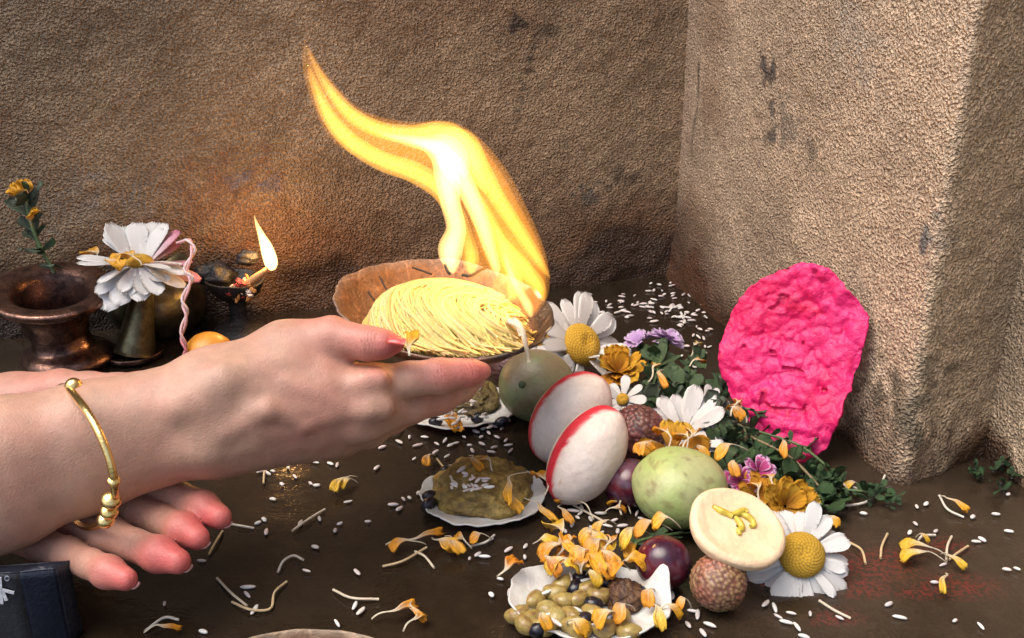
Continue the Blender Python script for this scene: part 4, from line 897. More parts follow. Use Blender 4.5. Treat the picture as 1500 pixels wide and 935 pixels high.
# ------------------------------------------------------------------ pink wafer leaning on the pillar
def build_papad():
    out = [(1178, 387), (1216, 394), (1246, 428), (1273, 466), (1264, 505), (1250, 545), (1236, 592), (1222, 632), (1203, 664), (1178, 682), (1150, 668), (1120, 640), (1092, 612), (1066, 572), (1052, 528), (1062, 480), (1085, 436), (1112, 410), (1146, 394)]
    b = G(1176, 684); n = unit(np.array([-.42, -.80, .42])); n = unit(n)
    q = np.array([onplane(x, y, b, n) for x, y in out]); c = q.mean(0); Fm = frame(n, (0, 0, 1.0)); loc = (q - c) @ Fm
    ang = np.arctan2(loc[:, 1], loc[:, 0]); o = np.argsort(ang); ang, rad = ang[o], np.linalg.norm(loc[o, :2], axis=1)
    A = np.concatenate([ang - 2 * math.pi, ang, ang + 2 * math.pi]); Rr = np.tile(rad, 3)
    seg, nr = 240, 76; th = np.linspace(-math.pi, math.pi, seg, endpoint=False); R = np.interp(th, A, Rr); R = np.convolve(np.pad(R, 3, 'wrap'), np.ones(7) / 7, 'valid')
    R *= 1 + .018 * vn(np.stack([np.cos(th) * 4, np.sin(th) * 4, th * 0], 1), 2.5, 3) + .016 * vn(np.stack([np.cos(th) * 4, np.sin(th) * 4, th * 0], 1), 7, 4)
    u = np.linspace(0.002, 1, nr); X = np.outer(u, R * np.cos(th)); Y = np.outer(u, R * np.sin(th)); p = np.stack([X, Y, X * 0], -1).reshape(-1, 3); uu = np.repeat(u, seg)
    bub = np.zeros(len(p)); rg = np.random.default_rng(5)
    for k in range(620):
        a = rg.uniform(-math.pi, math.pi); r = math.sqrt(rg.uniform(0, .94)) * np.interp(a, A, Rr); s = rg.uniform(.0010, .0045) if k % 9 else rg.uniform(.005, .009); d = np.hypot(p[:, 0] - r * math.cos(a), p[:, 1] - r * math.sin(a)) / s
        bub = np.maximum(bub, np.sqrt(np.clip(1 - d * d, 0, 1)) * s * .36)
    z = bub + .0012 * vn(p, 150, 4) + .0008 * vn(p, 320, 5) + .005 * vn(p, 16, 6) + .0035 * sstep(.8, 1, uu) * vn(p, 60, 9)
    z -= np.where(vn(p, 110, 12) > .62, .0025, 0)
    p[:, 2] = z; cc = mix(np.array([.68, .008, .105]), np.array([.74, .020, .17]), .5 + .5 * vn(p, 45, 7)); cc = mix(cc, np.array([.62, .006, .06]), sstep(.25, .7, vn(p, 75, 8)) * .8)
    cc = mix(cc, np.array([.55, .01, .09]), (vn(p, 110, 12) > .60) * .9)
    f = grid_faces(nr, seg, False, True); n2 = np.tile(np.array([0, 0, 1.0]), (len(p), 1)); v, f = double(p, f, .0028, n2)
    v[len(p):, 2] = -.0016 - .5 * bub + .0012 * vn(p, 40, 11) + .005 * vn(p, 16, 6)
    W = v @ Fm.T + c; 
    solo('pink_wafer', W, f, M['papad'], 'bright pink bubbly fried wafer leaning against the pillar', 'wafer', np.vstack([cc, cc]))
build_papad()

# ------------------------------------------------------------------ white saucers with offerings
def saucer(label, x, y, ax_px, ay_scale, rot, z, seed, dip=.004, tilt=(0, 0), col=(.60, .59, .55), flap=None):
    c = G(x, y, z); R = ax_px * depth(c) / FPX
    v, f = lathe([(.001, 0.0), (.45 * R, .0002), (.75 * R, dip * .35), (.93 * R, dip * .85), (1.0 * R, dip * 1.15)], 90, 26)
    th = np.arctan2(v[:, 1], v[:, 0]); rr = np.hypot(v[:, 0], v[:, 1]) / R; ring = np.stack([np.cos(th), np.sin(th), 0 * th], 1)
    k = 1 + sstep(.4, 1, rr) * (.08 * vn(ring, 1.6, seed) + .04 * vn(ring, 5, seed + 1) + .015 * vn(ring, 14, seed)); v[:, :2] *= k[:, None]; v[:, 1] *= ay_scale
    v[:, 2] += sstep(.5, 1, rr) * (.0022 * vn(ring, 2.2, seed + 2) + .0014 * vn(ring, 6, seed + 3)) + .0003 * vn(v, 120, 4)
    if flap: v[:, 2] += sstep(.7, 1, rr) * np.exp(-((np.angle(np.exp(1j * (th - flap[0])))) / flap[1]) ** 2) * flap[2]
    v[:, 2] -= np.minimum(v[:, 2], 0) * .6
    n = vnormals(v, f); v2, f2 = double(v, f, .0010, n if n[len(v) // 2, 2] > 0 else -n); Rm = np.array(Euler((tilt[0], tilt[1], rot)).to_matrix()); W = v2 @ Rm.T
    W[:, 2] -= W[:, 2].min() - .0007; W[:, 0] += c[0]; W[:, 1] += c[1]
    cc = np.tile(np.array(col), (len(v), 1)) * (1 + .08 * vn(v, 60, 6))[:, None]; cc = mix(cc, np.array([.55, .40, .38]), .35 * sstep(.85, 1, rr) * sstep(0, .6, vn(ring, 3, 8)))
    return solo('saucer', W, f2, M['cream'], label, 'saucer', np.vstack([cc, cc * .9])), c, R
saucer('white leafy saucer holding a brown paste patty', 706, 734, 92, .95, .15, 0, 3)
saucer('white leafy saucer with rice and crumbs under the fingers', 672, 606, 84, .85, .1, 0, 5)
saucer('white torn edged saucer heaped with beans and petals', 862, 893, 116, .82, -.12, 0, 8, .006, flap=(.30, .22, .013))
def lump(label, x, y, rx, ry, h, z, col, col2, seed, name='paste_patty', mat='paste'):
    c = G(x, y, z); k = depth(c) / FPX; q = SV.copy(); s = (1 + .16 * vn(q, 2, seed) + .10 * vn(q, 5, seed) + .06 * vn(q, 11, seed) + .03 * vn(q, 24, seed)); v = q * s[:, None] * np.array([rx * k, ry * k, h])
    v[:, 2] = np.maximum(v[:, 2], -h * .25); v[:, 2] -= v[:, 2].min()
    cc = mix(np.array(col), np.array(col2), sstep(-.4, .4, fbm(q, 5, 3, seed + 2)))
    return solo(name, v + c, SF, M[mat], label, 'food', cc)
lump('thick olive brown paste patty on the middle saucer', 706, 724, 74, 72, .0135, .0022, (.30, .205, .050), (.17, .105, .024), 3)
lump('brown crumbly lump among the beans', 915, 880, 30, 32, .0085, .003, (.10, .045, .014), (.055, .022, .01), 6)
lump('olive mixed grain heap under the fingertips', 692, 588, 42, 50, .008, .003, (.15, .11, .03), (.09, .06, .02), 9)

# ------------------------------------------------------------------ small scattered things: rice, beans, florets, stems
v, f = sphere(10, 8); RICE = [make_mesh('rice_grain', (v * np.array([.0040, .00125, .0011])) + np.array([[0, .0003 * math.sin(s), 0]]) * (v[:, 0:1] ** 2), f, M['rice'], np.array(c)) for s, c in ((1, (.66, .64, .60)), (2, (.60, .56, .51)), (3, (.50, .45, .43)), (0, (.62, .55, .52)))]
RC = [0]
def rice(x, y, z, label, group, ang=None, tilt=0.0, sc=1.0):
    RC[0] += 1; rnd = random.Random(RC[0] * 7 + 1); g = G(x, y, z + .0016); o = link('rice_grain', RICE[rnd.randrange(4)], g)
    a = rnd.uniform(0, math.pi) if ang is None else ang; s = .85 * sc * rnd.uniform(.75, 1.15)
    o.rotation_euler = (rnd.uniform(-.1, .1), tilt + rnd.uniform(-.12, .12), a); o.scale = (s * rnd.uniform(.62, 1.18), s * rnd.uniform(.9, 1.2), s)
    return tag(o, label, 'rice grain', group)
rnd = random.Random(3)
LC, GC = 'white rice grain strewn on the wet floor in the corner between wall and pillar', 'rice in the wall corner'
n = 0
while n < 118:
    cxp, cyp, sx, sy = rnd.choice(((962, 425, 16, 12), (945, 446, 24, 10), (995, 458, 22, 14), (985, 470, 42, 26), (900, 445, 50, 14), (1010, 505, 24, 20), (955, 455, 40, 10)))
    x, y = rnd.gauss(cxp, sx), rnd.gauss(cyp, sy)
    if not (830 < x < 1048 and 405 < y < 545) or (x < 900 and y > 470) or (x < 985 and y > 488) or y < 405 + (985 - x) * .06: continue
    rice(x, y, 0, LC, GC); n += 1
LM, GM = 'white rice grain on the dark floor below the hands', 'rice on the open floor'
for x, y in ((330, 679), (383, 690), (392, 693), (400, 690), (422, 684), (432, 698), (413, 709), (458, 675), (462, 677), (484, 679), (494, 681), (552, 685), (455, 708), (464, 711), (400, 731), (510, 735), (387, 761), (378, 766), (390, 779), (498, 767), (491, 777), (539, 764), (468, 760), (462, 801), (449, 836), (363, 860), (362, 871), (523, 838), (373, 893), (520, 887), (529, 895), (494, 913), (241, 884), (298, 925), (295, 821), (576, 739), (585, 745), (591, 731), (600, 729), (613, 722), (440, 766), (585, 647), (600, 640), (612, 652), (622, 640), (640, 650), (652, 645), (660, 652), (668, 649), (638, 662), (655, 668), (688, 652), (692, 660), (706, 650), (720, 662), (724, 655), (728, 640), (735, 628), (741, 645), (745, 652), (560, 655), (607, 672), (680, 640), (697, 632), (708, 628), (716, 634), (722, 624), (705, 640), (746, 615), (748, 660), (95, 925), (62, 925)):
    rice(x, y, 0, LM, GM)
LF, GF = 'white rice grain on the floor round the bean saucer and middle saucer', 'rice round the saucers'
for x, y in ((700, 812), (710, 815), (688, 818), (745, 805), (769, 816), (733, 848), (757, 847), (720, 871), (719, 790), (840, 748), (850, 752), (846, 758), (838, 766), (852, 745), (865, 760), (880, 752), (900, 762), (912, 770), (905, 778), (890, 770), (925, 775), (828, 778), (770, 800), (746, 868), (985, 872), (975, 880), (1015, 895), (1022, 900), (1030, 927), (1008, 915), (1040, 915), (870, 775), (882, 780), (933, 752), (940, 760), (920, 742)):
    rice(x, y, 0, LF, GF)
LR, GR = 'pale rice grain on the brown floor beside the large daisy and pillar foot', 'rice by the pillar foot'
for x, y in ((1265, 752), (1343, 742), (1357, 738), (1341, 767), (1333, 780), (1371, 778), (1430, 793), (1439, 790), (1459, 753), (1478, 778), (1477, 724), (1425, 757), (1382, 827), (1369, 853), (1302, 885), (1318, 904), (1399, 909), (1437, 917), (1490, 833), (1140, 903), (1159, 898), (1152, 911), (1187, 899), (1178, 932), (1122, 884), (1255, 716), (1475, 834), (1230, 905), (1168, 918), (1135, 890)):
    rice(x, y, 0, LR, GR)
LP2, GP2 = 'rice grain sprinkled on the olive brown patty', 'rice on the patty'
for k in range(22): rice(rnd.gauss(692, 18), rnd.gauss(706, 8), .0185, LP2, GP2, sc=.95)
LS2, GS2 = 'rice grain heaped on the saucer under the fingers', 'rice on the far saucer'
for k in range(34): rice(rnd.gauss(668, 26), rnd.gauss(592, 14), .009 if k % 2 else .012, LS2, GS2, sc=1.05)
LB2, GB2 = 'rice grain caught among the beans and petals', 'rice among the beans'
for x, y in ((878, 842), (805, 900), (815, 912), (846, 893), (790, 908), (902, 868), (858, 850), (836, 845), (872, 915), (800, 868)): rice(x, y, .008, LB2, GB2)

# beans on the front saucer and dots of black gram
bv, bf = sphere(22, 16)
def bean_mesh(name, a, b, c, bend, col, col2, seed):
    q = bv.copy(); w = q * np.array([a, b, c]); w[:, 1] += bend * b * (q[:, 0] ** 2 - .4); w *= (1 + .05 * vn(q, 2.5, seed))[:, None]
    return make_mesh(name, w, bf, M['bean'], mix(np.array(col), np.array(col2), sstep(-.2, .7, fbm(q, 2.5, 2, seed))))
BEAN = [bean_mesh('bean', .0062, .0044, .0040, .35, (.30, .22, .065), (.21, .12, .04), k) for k in range(3)] + [bean_mesh('bean', .0058, .0050, .0044, .1, (.34, .27, .09), (.24, .16, .05), 5)]
GRAM = bean_mesh('black_gram', .0052, .0040, .0038, .1, (.008, .007, .012), (.014, .012, .02), 2)
def bean(me, x, y, z, a, nm, label, cat, group, s=1.0):
    o = link(nm, me, G(x, y, z + .0038)); o.rotation_euler = (rnd.uniform(-.5, .5), rnd.uniform(-.3, .3), a); o.scale = (s, s, s); return tag(o, label, cat, group)
for x, y, a in ((784, 878, 1.2), (803, 894, -.5), (777, 906, .8), (828, 880, .2), (836, 902, 2.2), (824, 856, .6), (868, 898, -.6), (796, 918, 0), (815, 905, 1.5), (850, 922, .3), (770, 915, -.8), (758, 900, .3), (812, 868, -.4), (846, 878, .9), (878, 872, .1), (908, 905, .7), (920, 925, -.3), (840, 915, .4), (862, 862, .5), (886, 920, .2)):
    bean(BEAN[int(x) % 4], x, y, .0030, a, 'bean', 'olive brown soaked bean heaped on the torn edged saucer', 'bean', 'brown beans on the saucer', 1.08)
for x, y, a in ((851, 847, .3), (843, 861, 1.1), (789, 922, .4), (868, 885, -.3), (935, 870, .5), (857, 908, 1.0), (893, 855, 0), (896, 908, .5), (925, 862, -.4)):
    bean(GRAM, x, y, .0030, a, 'black_gram', 'shiny black gram among the brown beans on the torn edged saucer', 'bean', 'black beans on the bean saucer')
for x, y, a in ((630, 727, .4), (628, 738, 1.0), (655, 690, .3)):
    bean(GRAM, x, y, .0026, a, 'black_gram', 'black gram at the edge of the patty saucer', 'bean', 'black beans by the patty', .95)
for x, y, a in ((638, 618, .4), (700, 612, .5), (735, 618, .4)):
    bean(GRAM, x, y, .004, a, 'black_gram', 'black gram on the saucer under the fingers', 'bean', 'black beans under the fingers', .95)

# marigold florets: head and thin tail both given where they lie
FG = 'marigold petals on the open floor'
FLS = ['ragged lower half of the lone yellow petal below the wrist', 'upper half of the lone yellow petal below the wrist', 'small orange petal with curled tail above the patty saucer', 'orange petal with forked stem beside the petal cluster', 'long petal with trailing tail at the patty saucer edge', 'broad ruffled petal of the cluster below the patty saucer', 'crumpled petal on top of the cluster below the patty saucer', 'lowest petal of the cluster below the patty saucer', 'petal of the cluster nearest the saucer stem', 'long orange petal with straight tail near the floor leaf bowl', 'hooked orange petal with white curl near the floor leaf bowl', 'narrow petal crossing the hooked one near the floor leaf bowl', 'small brown petal on a pale stem near the carton']
for FL, q in zip(FLS, ((488, 722, 526, 700, 8, 2), (500, 716, 524, 708, 8, 2), (625, 684, 640, 668, 7, 0), (570, 808, 625, 800, 10, 0), (652, 778, 566, 800, 8, 0), (668, 806, 630, 790, 13, 1), (660, 795, 690, 805, 12, 0), (680, 812, 655, 785, 11, 1), (690, 798, 720, 790, 9, 0), (612, 885, 545, 908, 10, 0), (622, 900, 590, 925, 8, 1), (625, 912, 598, 880, 6, 0), (268, 920, 212, 925, 6, 0))):
    lay_floret(*q[:4], w=q[4], ci=q[5], label=FL, group=FG)
FL, FG = 'bright yellow marigold petal lying by the pillar foot', 'yellow petals by the pillar foot'
for q in ((1316, 805, 1388, 818, 13, 2), (1318, 822, 1384, 822, 12, 2), (1362, 795, 1342, 788, 5, 2), (1416, 834, 1378, 812, 8, 2), (1384, 872, 1392, 842, 5, 2), (1420, 750, 1376, 728, 6, 1), (1238, 718, 1262, 716, 8, 2), (1222, 712, 1242, 724, 6, 2), (1226, 772, 1212, 760, 9, 1)):
    lay_floret(*q[:4], w=q[4], ci=q[5], label=FL, group=FG)
FL, FG = 'orange marigold petal draped over the patty saucer', 'petals on the patty saucer'
for q in ((782, 694, 800, 726, 11, 0, .014), (765, 752, 742, 715, 9, 1, .010), (708, 690, 690, 668, 8, 0, .019), (748, 742, 772, 690, 7, 1, .017), (700, 676, 722, 690, 7, 0, .019), (820, 765, 772, 728, 7, 1, .008)):
    lay_floret(*q[:4], w=q[4], ci=q[5], z=q[6], label=FL, group=FG)
FL, FG = 'orange marigold petal in the loose heap over the bean saucer', 'petals heaped on the bean saucer'
for k, q in enumerate(((800, 770, 822, 812, 15, 2, .012), (812, 800, 850, 822, 12, 0, .013), (790, 822, 846, 808, 14, 0, .013), (800, 842, 852, 830, 13, 2, .011), (838, 832, 880, 818, 15, 1, .014), (860, 822, 905, 800, 14, 0, .015), (882, 806, 862, 780, 12, 1, .014), (892, 786, 880, 826, 9, 0, .016), (850, 800, 885, 788, 10, 1, .014), (905, 836, 880, 808, 12, 0, .014), (898, 850, 874, 825, 11, 0, .013), (930, 790, 985, 778, 11, 0, .018), (955, 776, 998, 776, 13, 1, .022),
                              (912, 806, 950, 782, 10, 2, .016), (870, 790, 905, 770, 8, 1, .012), (880, 860, 860, 842, 10, 2, .011), (950, 892, 962, 870, 11, 0, .008), (972, 925, 966, 888, 9, 2, .006), (1000, 905, 968, 895, 9, 1, .006), (992, 898, 1012, 892, 8, 0, .005), (872, 920, 912, 908, 15, 1, .010), (905, 915, 930, 895, 12, 0, .010), (806, 925, 790, 905, 10, 1, .009), (860, 932, 830, 915, 13, 1, .010), (820, 845, 800, 815, 10, 3, .012))):
    lay_floret(*q[:4], w=q[4], ci=q[5], z=q[6], label=FL, group=FG, arch=.006, fold=.8)
FL, FG = 'orange marigold petal between the oval sweets and the green guava', 'petals beside the green guava'
rp = random.Random(5)
for k in range(20):
    x, y = rp.gauss(862, 32), rp.gauss(818, 14); a = rp.uniform(0, 6.28); l = rp.uniform(14, 26)
    lay_floret(x + l * math.cos(a), y + .6 * l * math.sin(a), x - l * math.cos(a), y - .6 * l * math.sin(a), w=rp.uniform(8, 14), ci=rp.randrange(4), z=rp.uniform(.008, .016), label='orange marigold petal in the loose heap over the bean saucer', group='petals heaped on the bean saucer', split=.2, fold=rp.uniform(.2, .9), arch=.005)
for q in ((890, 738, 925, 752, 9, 1, .004), (918, 748, 885, 752, 9, 0, .004), (898, 728, 908, 755, 7, 2, .006), (812, 735, 872, 760, 7, 0, .005), (840, 768, 820, 740, 6, 0, .003), (935, 668, 965, 650, 10, 0, .035), (960, 660, 930, 655, 9, 0, .035)):
    lay_floret(*q[:4], w=q[4], ci=q[5], z=q[6], label=FL, group=FG)
FL, FG = 'orange marigold petal caught among the herb stems and purple flowers', 'petals among the herbs'
for q in ((1050, 676, 1098, 662, 10, 1, .020), (1066, 598, 1092, 620, 10, 0, .030), (1078, 590, 1070, 610, 7, 1, .035), (1088, 616, 1068, 602, 9, 0, .030), (1080, 700, 1074, 680, 9, 0, .020), (1150, 672, 1158, 650, 6, 0, .020), (1118, 700, 1130, 725, 9, 1, .014), (1095, 712, 1112, 740, 10, 1, .012), (1030, 530, 1000, 545, 7, 0, .030), (1022, 505, 1010, 522, 6, 2, .030), (958, 535, 948, 560, 7, 2, .040), (978, 570, 970, 545, 6, 0, .040), (960, 632, 980, 660, 11, 0, .030), (1010, 632, 1000, 662, 13, 1, .030), (990, 642, 1008, 660, 12, 0, .030), (1038, 672, 1015, 660, 9, 1, .022)):
    lay_floret(*q[:4], w=q[4], ci=q[5], z=q[6], label=FL, group=FG, arch=.006)
lay_floret(676, 634, 662, 604, 11, z=.004, ci=0, label='orange marigold petal hanging over the edge of the rice saucer', split=.2)
lay_floret(596, 488, 596, 522, 9, z=.128, ci=1, label='scrap of orange petal pressed under the thumb on the bowl rim', split=.1)
for q in ((120, 372, 150, 388, .079), (165, 385, 208, 376, .086), (182, 392, 150, 382, .084), (176, 376, 205, 390, .087)):
    lay_floret(*q[:4], w=11, z=q[4], ci=1, label='orange marigold petal under the pink stained daisy on the pot', group='petals on the brass pot')

SGp = 'stems on the floor'
SLS = ['straight brown stem meeting the long V shaped stem', 'long V shaped pale stem on the open floor', 'small arched stem beside a rice grain', 'slanting stem with a yellow tip on the open floor', 'short stem pointing at the ring fingertip', 'white stem touching the index fingertip', 'kinked stem with a dark tip near the floor leaf bowl', 'upright dark stub below the wrist', 'pale stem tied to the small brown petal',
       'forked stem under the orange petal cluster', 'reddish stem beside the orange petal cluster', 'stem poking out below the patty saucer', 'curled white stem under the knuckles', 'short yellow stem left of the yellow petals', 'hooked pale stem above the yellow petals', 'upright stem growing from the yellow petals', 'slanting stem right of the yellow petals', 'split stem near the pillar foot petal', 'stem sticking out below the large daisy', 'curved stem right of the large daisy', 'long dry stalk from the herbs to the pillar foot', 'pale stem between the oval sweet and the petals', 'thin stem running to the patty saucer']
for k, pts in enumerate((((318, 847), (338, 868), (362, 888)), ((340, 882), (366, 893), (396, 892), (402, 868), (420, 852)), ((407, 838), (415, 822), (430, 814), (444, 820)), ((428, 778), (450, 762), (476, 746)), ((306, 812), (316, 794), (326, 778)), ((338, 768), (356, 771), (372, 774)), ((488, 864), (515, 876), (555, 878)), ((386, 708), (387, 690), (386, 678)), ((212, 925), (240, 905), (262, 908)), ((608, 808), (622, 815), (636, 832)), ((560, 830), (590, 822), (625, 802)), ((690, 800), (712, 794), (724, 784)),
                         ((560, 640), (580, 636), (592, 620), (586, 596)), ((1290, 818), (1292, 800), (1300, 782)), ((1345, 792), (1352, 785), (1370, 784)), ((1386, 822), (1388, 800), (1394, 786)), ((1390, 820), (1400, 812), (1418, 800)), ((1376, 726), (1388, 746), (1412, 758)), ((1200, 880), (1222, 894), (1246, 906)), ((1245, 795), (1262, 806), (1268, 826)), ((1300, 690), (1270, 735), (1180, 742)), ((840, 740), (862, 752), (888, 766)), ((640, 672), (655, 690), (675, 704)))):
    w, g = tube([G(x, y, .0016 + .0012 * (i % 2)) for i, (x, y) in enumerate(pts)], .0007, 18, 6); solo('flower_stem', w, g, M['dry'], SLS[k], 'stem', np.array([(.55, .47, .35), (.48, .36, .20), (.58, .54, .46)][k % 3]), SGp)

# ------------------------------------------------------------------ herbs
LV = []
for k in range(4):
    me = petal_mesh('leaf', 1, .34 + .06 * k, M['leaf'], [(.035, .065, .025), (.05, .09, .035), (.06, .085, .055), (.03, .07, .022)][k], [(.05, .10, .035), (.08, .13, .06), (.10, .13, .09), (.045, .10, .03)][k], .2, .10, 0.0, .35, 7, 5, seed=k)
    LV.append(me)
def sprig(label, pts, n, size, kinds=(0, 1, 3), seed=0, group=None, spread=1.0, stemcol=(.09, .14, .05), r=.0009, name='herb_sprig', whorl=False):
    rnd = random.Random(seed); q = smooth_path(np.array([PZ(*w) for w in pts]), 24); base = q[q[:, 2].argmin()]
    t = thing(name, label, 'herb', base, group); v, f = tube(q, [r * 1.3, r, r * .6], 24, 6) if False else tube(q, r, 24, 6)
    part('stem', v, f, M['leaf'], t, np.array(stemcol))
    for k in range(n):
        i = min(int(23 * (k + .5) / n * .98 + 1), 22); tg = unit(q[i + 1] - q[i - 1]); d = unit(tg * .35 + spread * np.array([rnd.gauss(0, .7), rnd.gauss(0, .7), rnd.gauss(.25, .5)]))
        s = size * rnd.uniform(.6, 1.15); Fm = frame(unit(np.cross(d, np.array([rnd.gauss(0, 1), rnd.gauss(0, 1), .2]))), d); m = Matrix(((*Fm[0], 0), (*Fm[1], 0), (*Fm[2], 0), (0, 0, 0, 1))); m.translation = Vector(q[i] - base)
        put('leaf', LV[rnd.choice(kinds)], t, m @ Matrix.Diagonal((s * .8, s, s, 1)))
    return t
sprig('bushy dark green herb sprig below the lilac flower', [(985, 600, .70), (965, 555, .72), (960, 515, .735)], 26, .014, (0, 3), 1)
sprig('crinkled green herb tuft with yellow tips beside the lilac flower', [(1010, 575, .715), (1005, 545, .73), (1030, 520, .74)], 30, .0105, (0, 1), 2)
sprig('grey green rounded leaf sprig above the crumpled daisy', [(935, 590, .695), (980, 590, .69), (1040, 600, .69)], 26, .014, (2, 2, 1), 3)
sprig('grey green leaf sprig against the left edge of the pink wafer', [(1010, 640, .672), (1048, 590, .682), (1058, 548, .70)], 18, .015, (2, 0), 4)
sprig('trailing herb stem across the lower edge of the pink wafer', [(1062, 618, .665), (1120, 635, .655), (1175, 655, .640), (1230, 700, .628)], 12, .011, (0, 3), 5)
sprig('dark leafy herb stem under the purple flowers', [(1090, 640, .662), (1130, 680, .645), (1165, 720, .632)], 22, .014, (3, 0, 1), 6)
sprig('thin herb stalk lying toward the pillar foot', [(1120, 700, .640), (1190, 712, .635), (1285, 722, .632)], 18, .010, (0, 3), 7)
sprig('low dark herb tangle beside the large daisy', [(1150, 730, .630), (1200, 728, .630), (1240, 735, .627)], 26, .012, (0, 3, 0), 8)
sprig('thin curling herb stalk with green buds on the pink wafer', [(1065, 640, .660), (1072, 605, .664), (1100, 600, .662), (1112, 612, .660)], 7, .009, (1, 2), 9)
sprig('herb stem looping between the wafer and magenta flower', [(1045, 600, .68), (1090, 640, .65), (1140, 690, .64), (1150, 700, .635)], 12, .010, (1, 3), 10)
sprig('short green shoots beneath the upright daisy', [(880, 590, .70), (905, 575, .705), (940, 580, .70)], 14, .012, (1, 2), 11)
sprig('dark green leaves pressed between plum and guava', [(925, 800, .570), (945, 790, .578), (1000, 780, .580)], 9, .012, (0, 3), 13)
sprig('feathery green stalks rising beneath the lilac flower', [(945, 600, .685), (958, 560, .705), (972, 512, .73)], 22, .017, (0, 1), 21, spread=.45)
sprig('dense grey green leaf cluster right of the yellow marigold', [(950, 610, .672), (985, 585, .682), (1012, 560, .70)], 30, .016, (2, 0, 1), 22)
sprig('dusty grey leaves over the crumpled daisy', [(1015, 620, .655), (1042, 606, .662), (1066, 612, .66)], 22, .015, (2, 2), 23)
sprig('green leaf bunch between the crumpled daisy and the wafer', [(1030, 660, .640), (1062, 640, .645), (1090, 650, .640)], 22, .014, (0, 3, 1), 24)
sprig('dark green leaves round the magenta flower', [(1060, 690, .625), (1110, 665, .635), (1150, 680, .630)], 26, .015, (0, 3), 25)
sprig('dark tangled leaves under the foot of the wafer', [(1140, 705, .622), (1190, 700, .625), (1235, 712, .620)], 34, .013, (0, 0, 3), 26)
sprig('green leaves beneath the open marigold', [(1120, 745, .60), (1165, 722, .61), (1215, 745, .60)], 20, .013, (3, 0), 27)
sprig('thin reddish herb stalk crossing toward the pillar', [(1100, 640, .64), (1160, 672, .625), (1215, 730, .61)], 5, .009, (1, 3), 28, stemcol=(.22, .16, .08))
sprig('pale thin stalk curling over the wafer edge', [(1060, 660, .645), (1074, 622, .655), (1092, 632, .65), (1088, 655, .64)], 4, .008, (1, 2), 29, stemcol=(.25, .24, .14))
# sprig leaning on the wall behind the copper vessel
t = sprig('wilted grey green sprig with a yellow bloom behind the copper vessel', [(80, 400, .775), (58, 360, .772), (44, 320, .768), (38, 285, .765)], 18, .019, (2, 2, 0), 12, spread=.7, r=.0016)
for hx, hy, tx, ty, w in ((16, 268, 38, 300, 12), (30, 262, 38, 296, 10), (8, 280, 36, 298, 7), (54, 306, 47, 332, 9)):
    a, b = P(hx, hy, .760), P(tx, ty, .764); v, f, c = floret(a, b, w * .815 / FPX, MARI[1], .25, .1, .002, hx); part('petal', v, f, M['floret'], t, c)
# small dark weeds at the pillar foot
for k, (x, y) in enumerate(((1272, 735), (1290, 728), (1455, 690), (1470, 720), (1440, 700), (1482, 700), (1300, 740))):
    rr = random.Random(k); b = G(x, y); pts = [(x, y, depth(b) - .002), (x + rr.uniform(-12, 12), y - 8, depth(b) - .004), (x + rr.uniform(-22, 22), y - 14, depth(b) - .004)]
    sprig('tiny dark weed tuft in the crack at the pillar foot', pts, 11, .007, (0, 0, 3), 40 + k, 'weeds at the pillar foot', stemcol=(.03, .03, .02), name='weed_tuft')

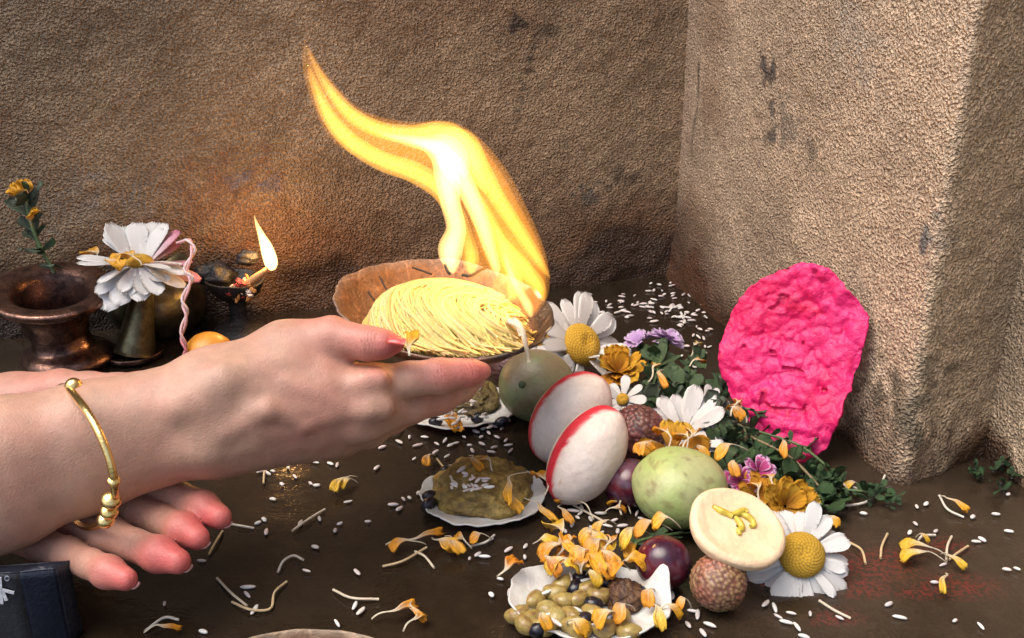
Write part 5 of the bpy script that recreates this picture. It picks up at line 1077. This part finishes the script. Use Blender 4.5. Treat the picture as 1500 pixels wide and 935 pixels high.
# ------------------------------------------------------------------ printed carton and second leaf bowl at the frame's edge
def build_carton():
    d = .470; a = P(27, 838, d); top = a[2]; b = P(-170, 840, .463); c2 = P(84, 846, .477); bk = np.array([.003, .008, 0])
    foot = [b, a, c2, c2 + bk, a + bk, b + bk]; tops = [top, top, top * .96, top * .94, top * .97, top * .97]
    V = np.array([[p[0], p[1], .0012] for p in foot] + [[p[0], p[1], z] for p, z in zip(foot, tops)]); base = V[:6].mean(0)
    t = thing('carton', 'dark printed carton with a white letter standing beside the little finger', 'carton', base * np.array([1, 1, 0]))
    faces = {'front_panel': ((0, 1, 7, 6), (.026, .027, .031)), 'side_panel': ((1, 2, 8, 7), (.003, .006, .015)), 'top_panel': ((6, 7, 10, 11), (.012, .016, .028)), 'top_flap': ((7, 8, 9, 10), (.010, .014, .026)), 'end_panel': ((2, 3, 9, 8), (.01, .012, .02)), 'back_panel': ((3, 5, 11, 9), (.01, .012, .02))}
    cen = V.mean(0); front = None
    for nm, (q, col) in faces.items():
        w = V[list(q)]; n = unit(np.cross(w[1] - w[0], w[3] - w[0])); n = n if np.dot(n, w.mean(0) - cen) > 0 else -n
        g = []; N = 10
        for i in range(N + 1):
            for j in range(N + 1):
                u, s = i / N, j / N; p = (1 - u) * (1 - s) * w[0] + u * (1 - s) * w[1] + u * s * w[2] + (1 - u) * s * w[3]; bl = .0012 * math.sin(math.pi * u) * math.sin(math.pi * s); g.append(p + n * bl)
        g = np.array(g); v, f = double(g, grid_faces(N + 1, N + 1), .0006, np.tile(n, (len(g), 1))); o = part(nm, v, f, M['card'], t, np.array(col))
        if nm == 'front_panel': front = (w, n, o)
    w, n, o = front; ex = unit(w[1] - w[0]); ez = unit(w[3] - w[0]); k = d / FPX
    def bar(x0, y0, x1, y1, wd):
        A, B = onplane(x0, y0, w[1], n), onplane(x1, y1, w[1], n); s = unit(np.cross(B - A, n)) * wd * k / 2; q = np.array([A - s, A + s, B + s, B - s]) + n * .0016
        v, f = double(q, [(0, 1, 2, 3)], .0004, np.tile(n, (4, 1))); return v, f
    V2, F2 = merge([bar(1, 843, 4, 882, 5), bar(3, 861, 22, 866, 5), bar(5, 863, 11, 877, 5)]); part('letter', V2, F2, M['dry'], t, np.array([.62, .63, .66]), smooth=False)
    rv, rf = tube([onplane(12 + 3.2 * math.cos(a), 845 + 3.2 * math.sin(a), w[1], n) + n * .0014 for a in np.linspace(0, 2 * math.pi, 13)], .0003, 26, 5); part('printed_mark', rv, rf, M['dry'], t, np.array([.25, .27, .32]))
build_carton()
def second_bowl():
    R = .060; v, f, rr, th = bowl_shape(R, .026, 90, 8, .5); e = G(465, 921, .027); c = e - np.array([0, R, 0]) + np.array([0, .002, 0]); c[2] = .029
    col = np.tile(np.array([.20, .095, .045]), (len(v), 1)); col = mix(col, np.array([.36, .26, .17]), sstep(.96, 1, rr)); v2, f2 = double(v, f, .0012, -vnormals(v, f))
    W = v2 + c; W[:, 2] += .0008 - W[:, 2].min()
    solo('leaf_bowl', W, f2, M['leafplate'], 'empty brown leaf bowl on the floor, only its far rim showing', 'bowl', np.vstack([col, col * .8]))
second_bowl()
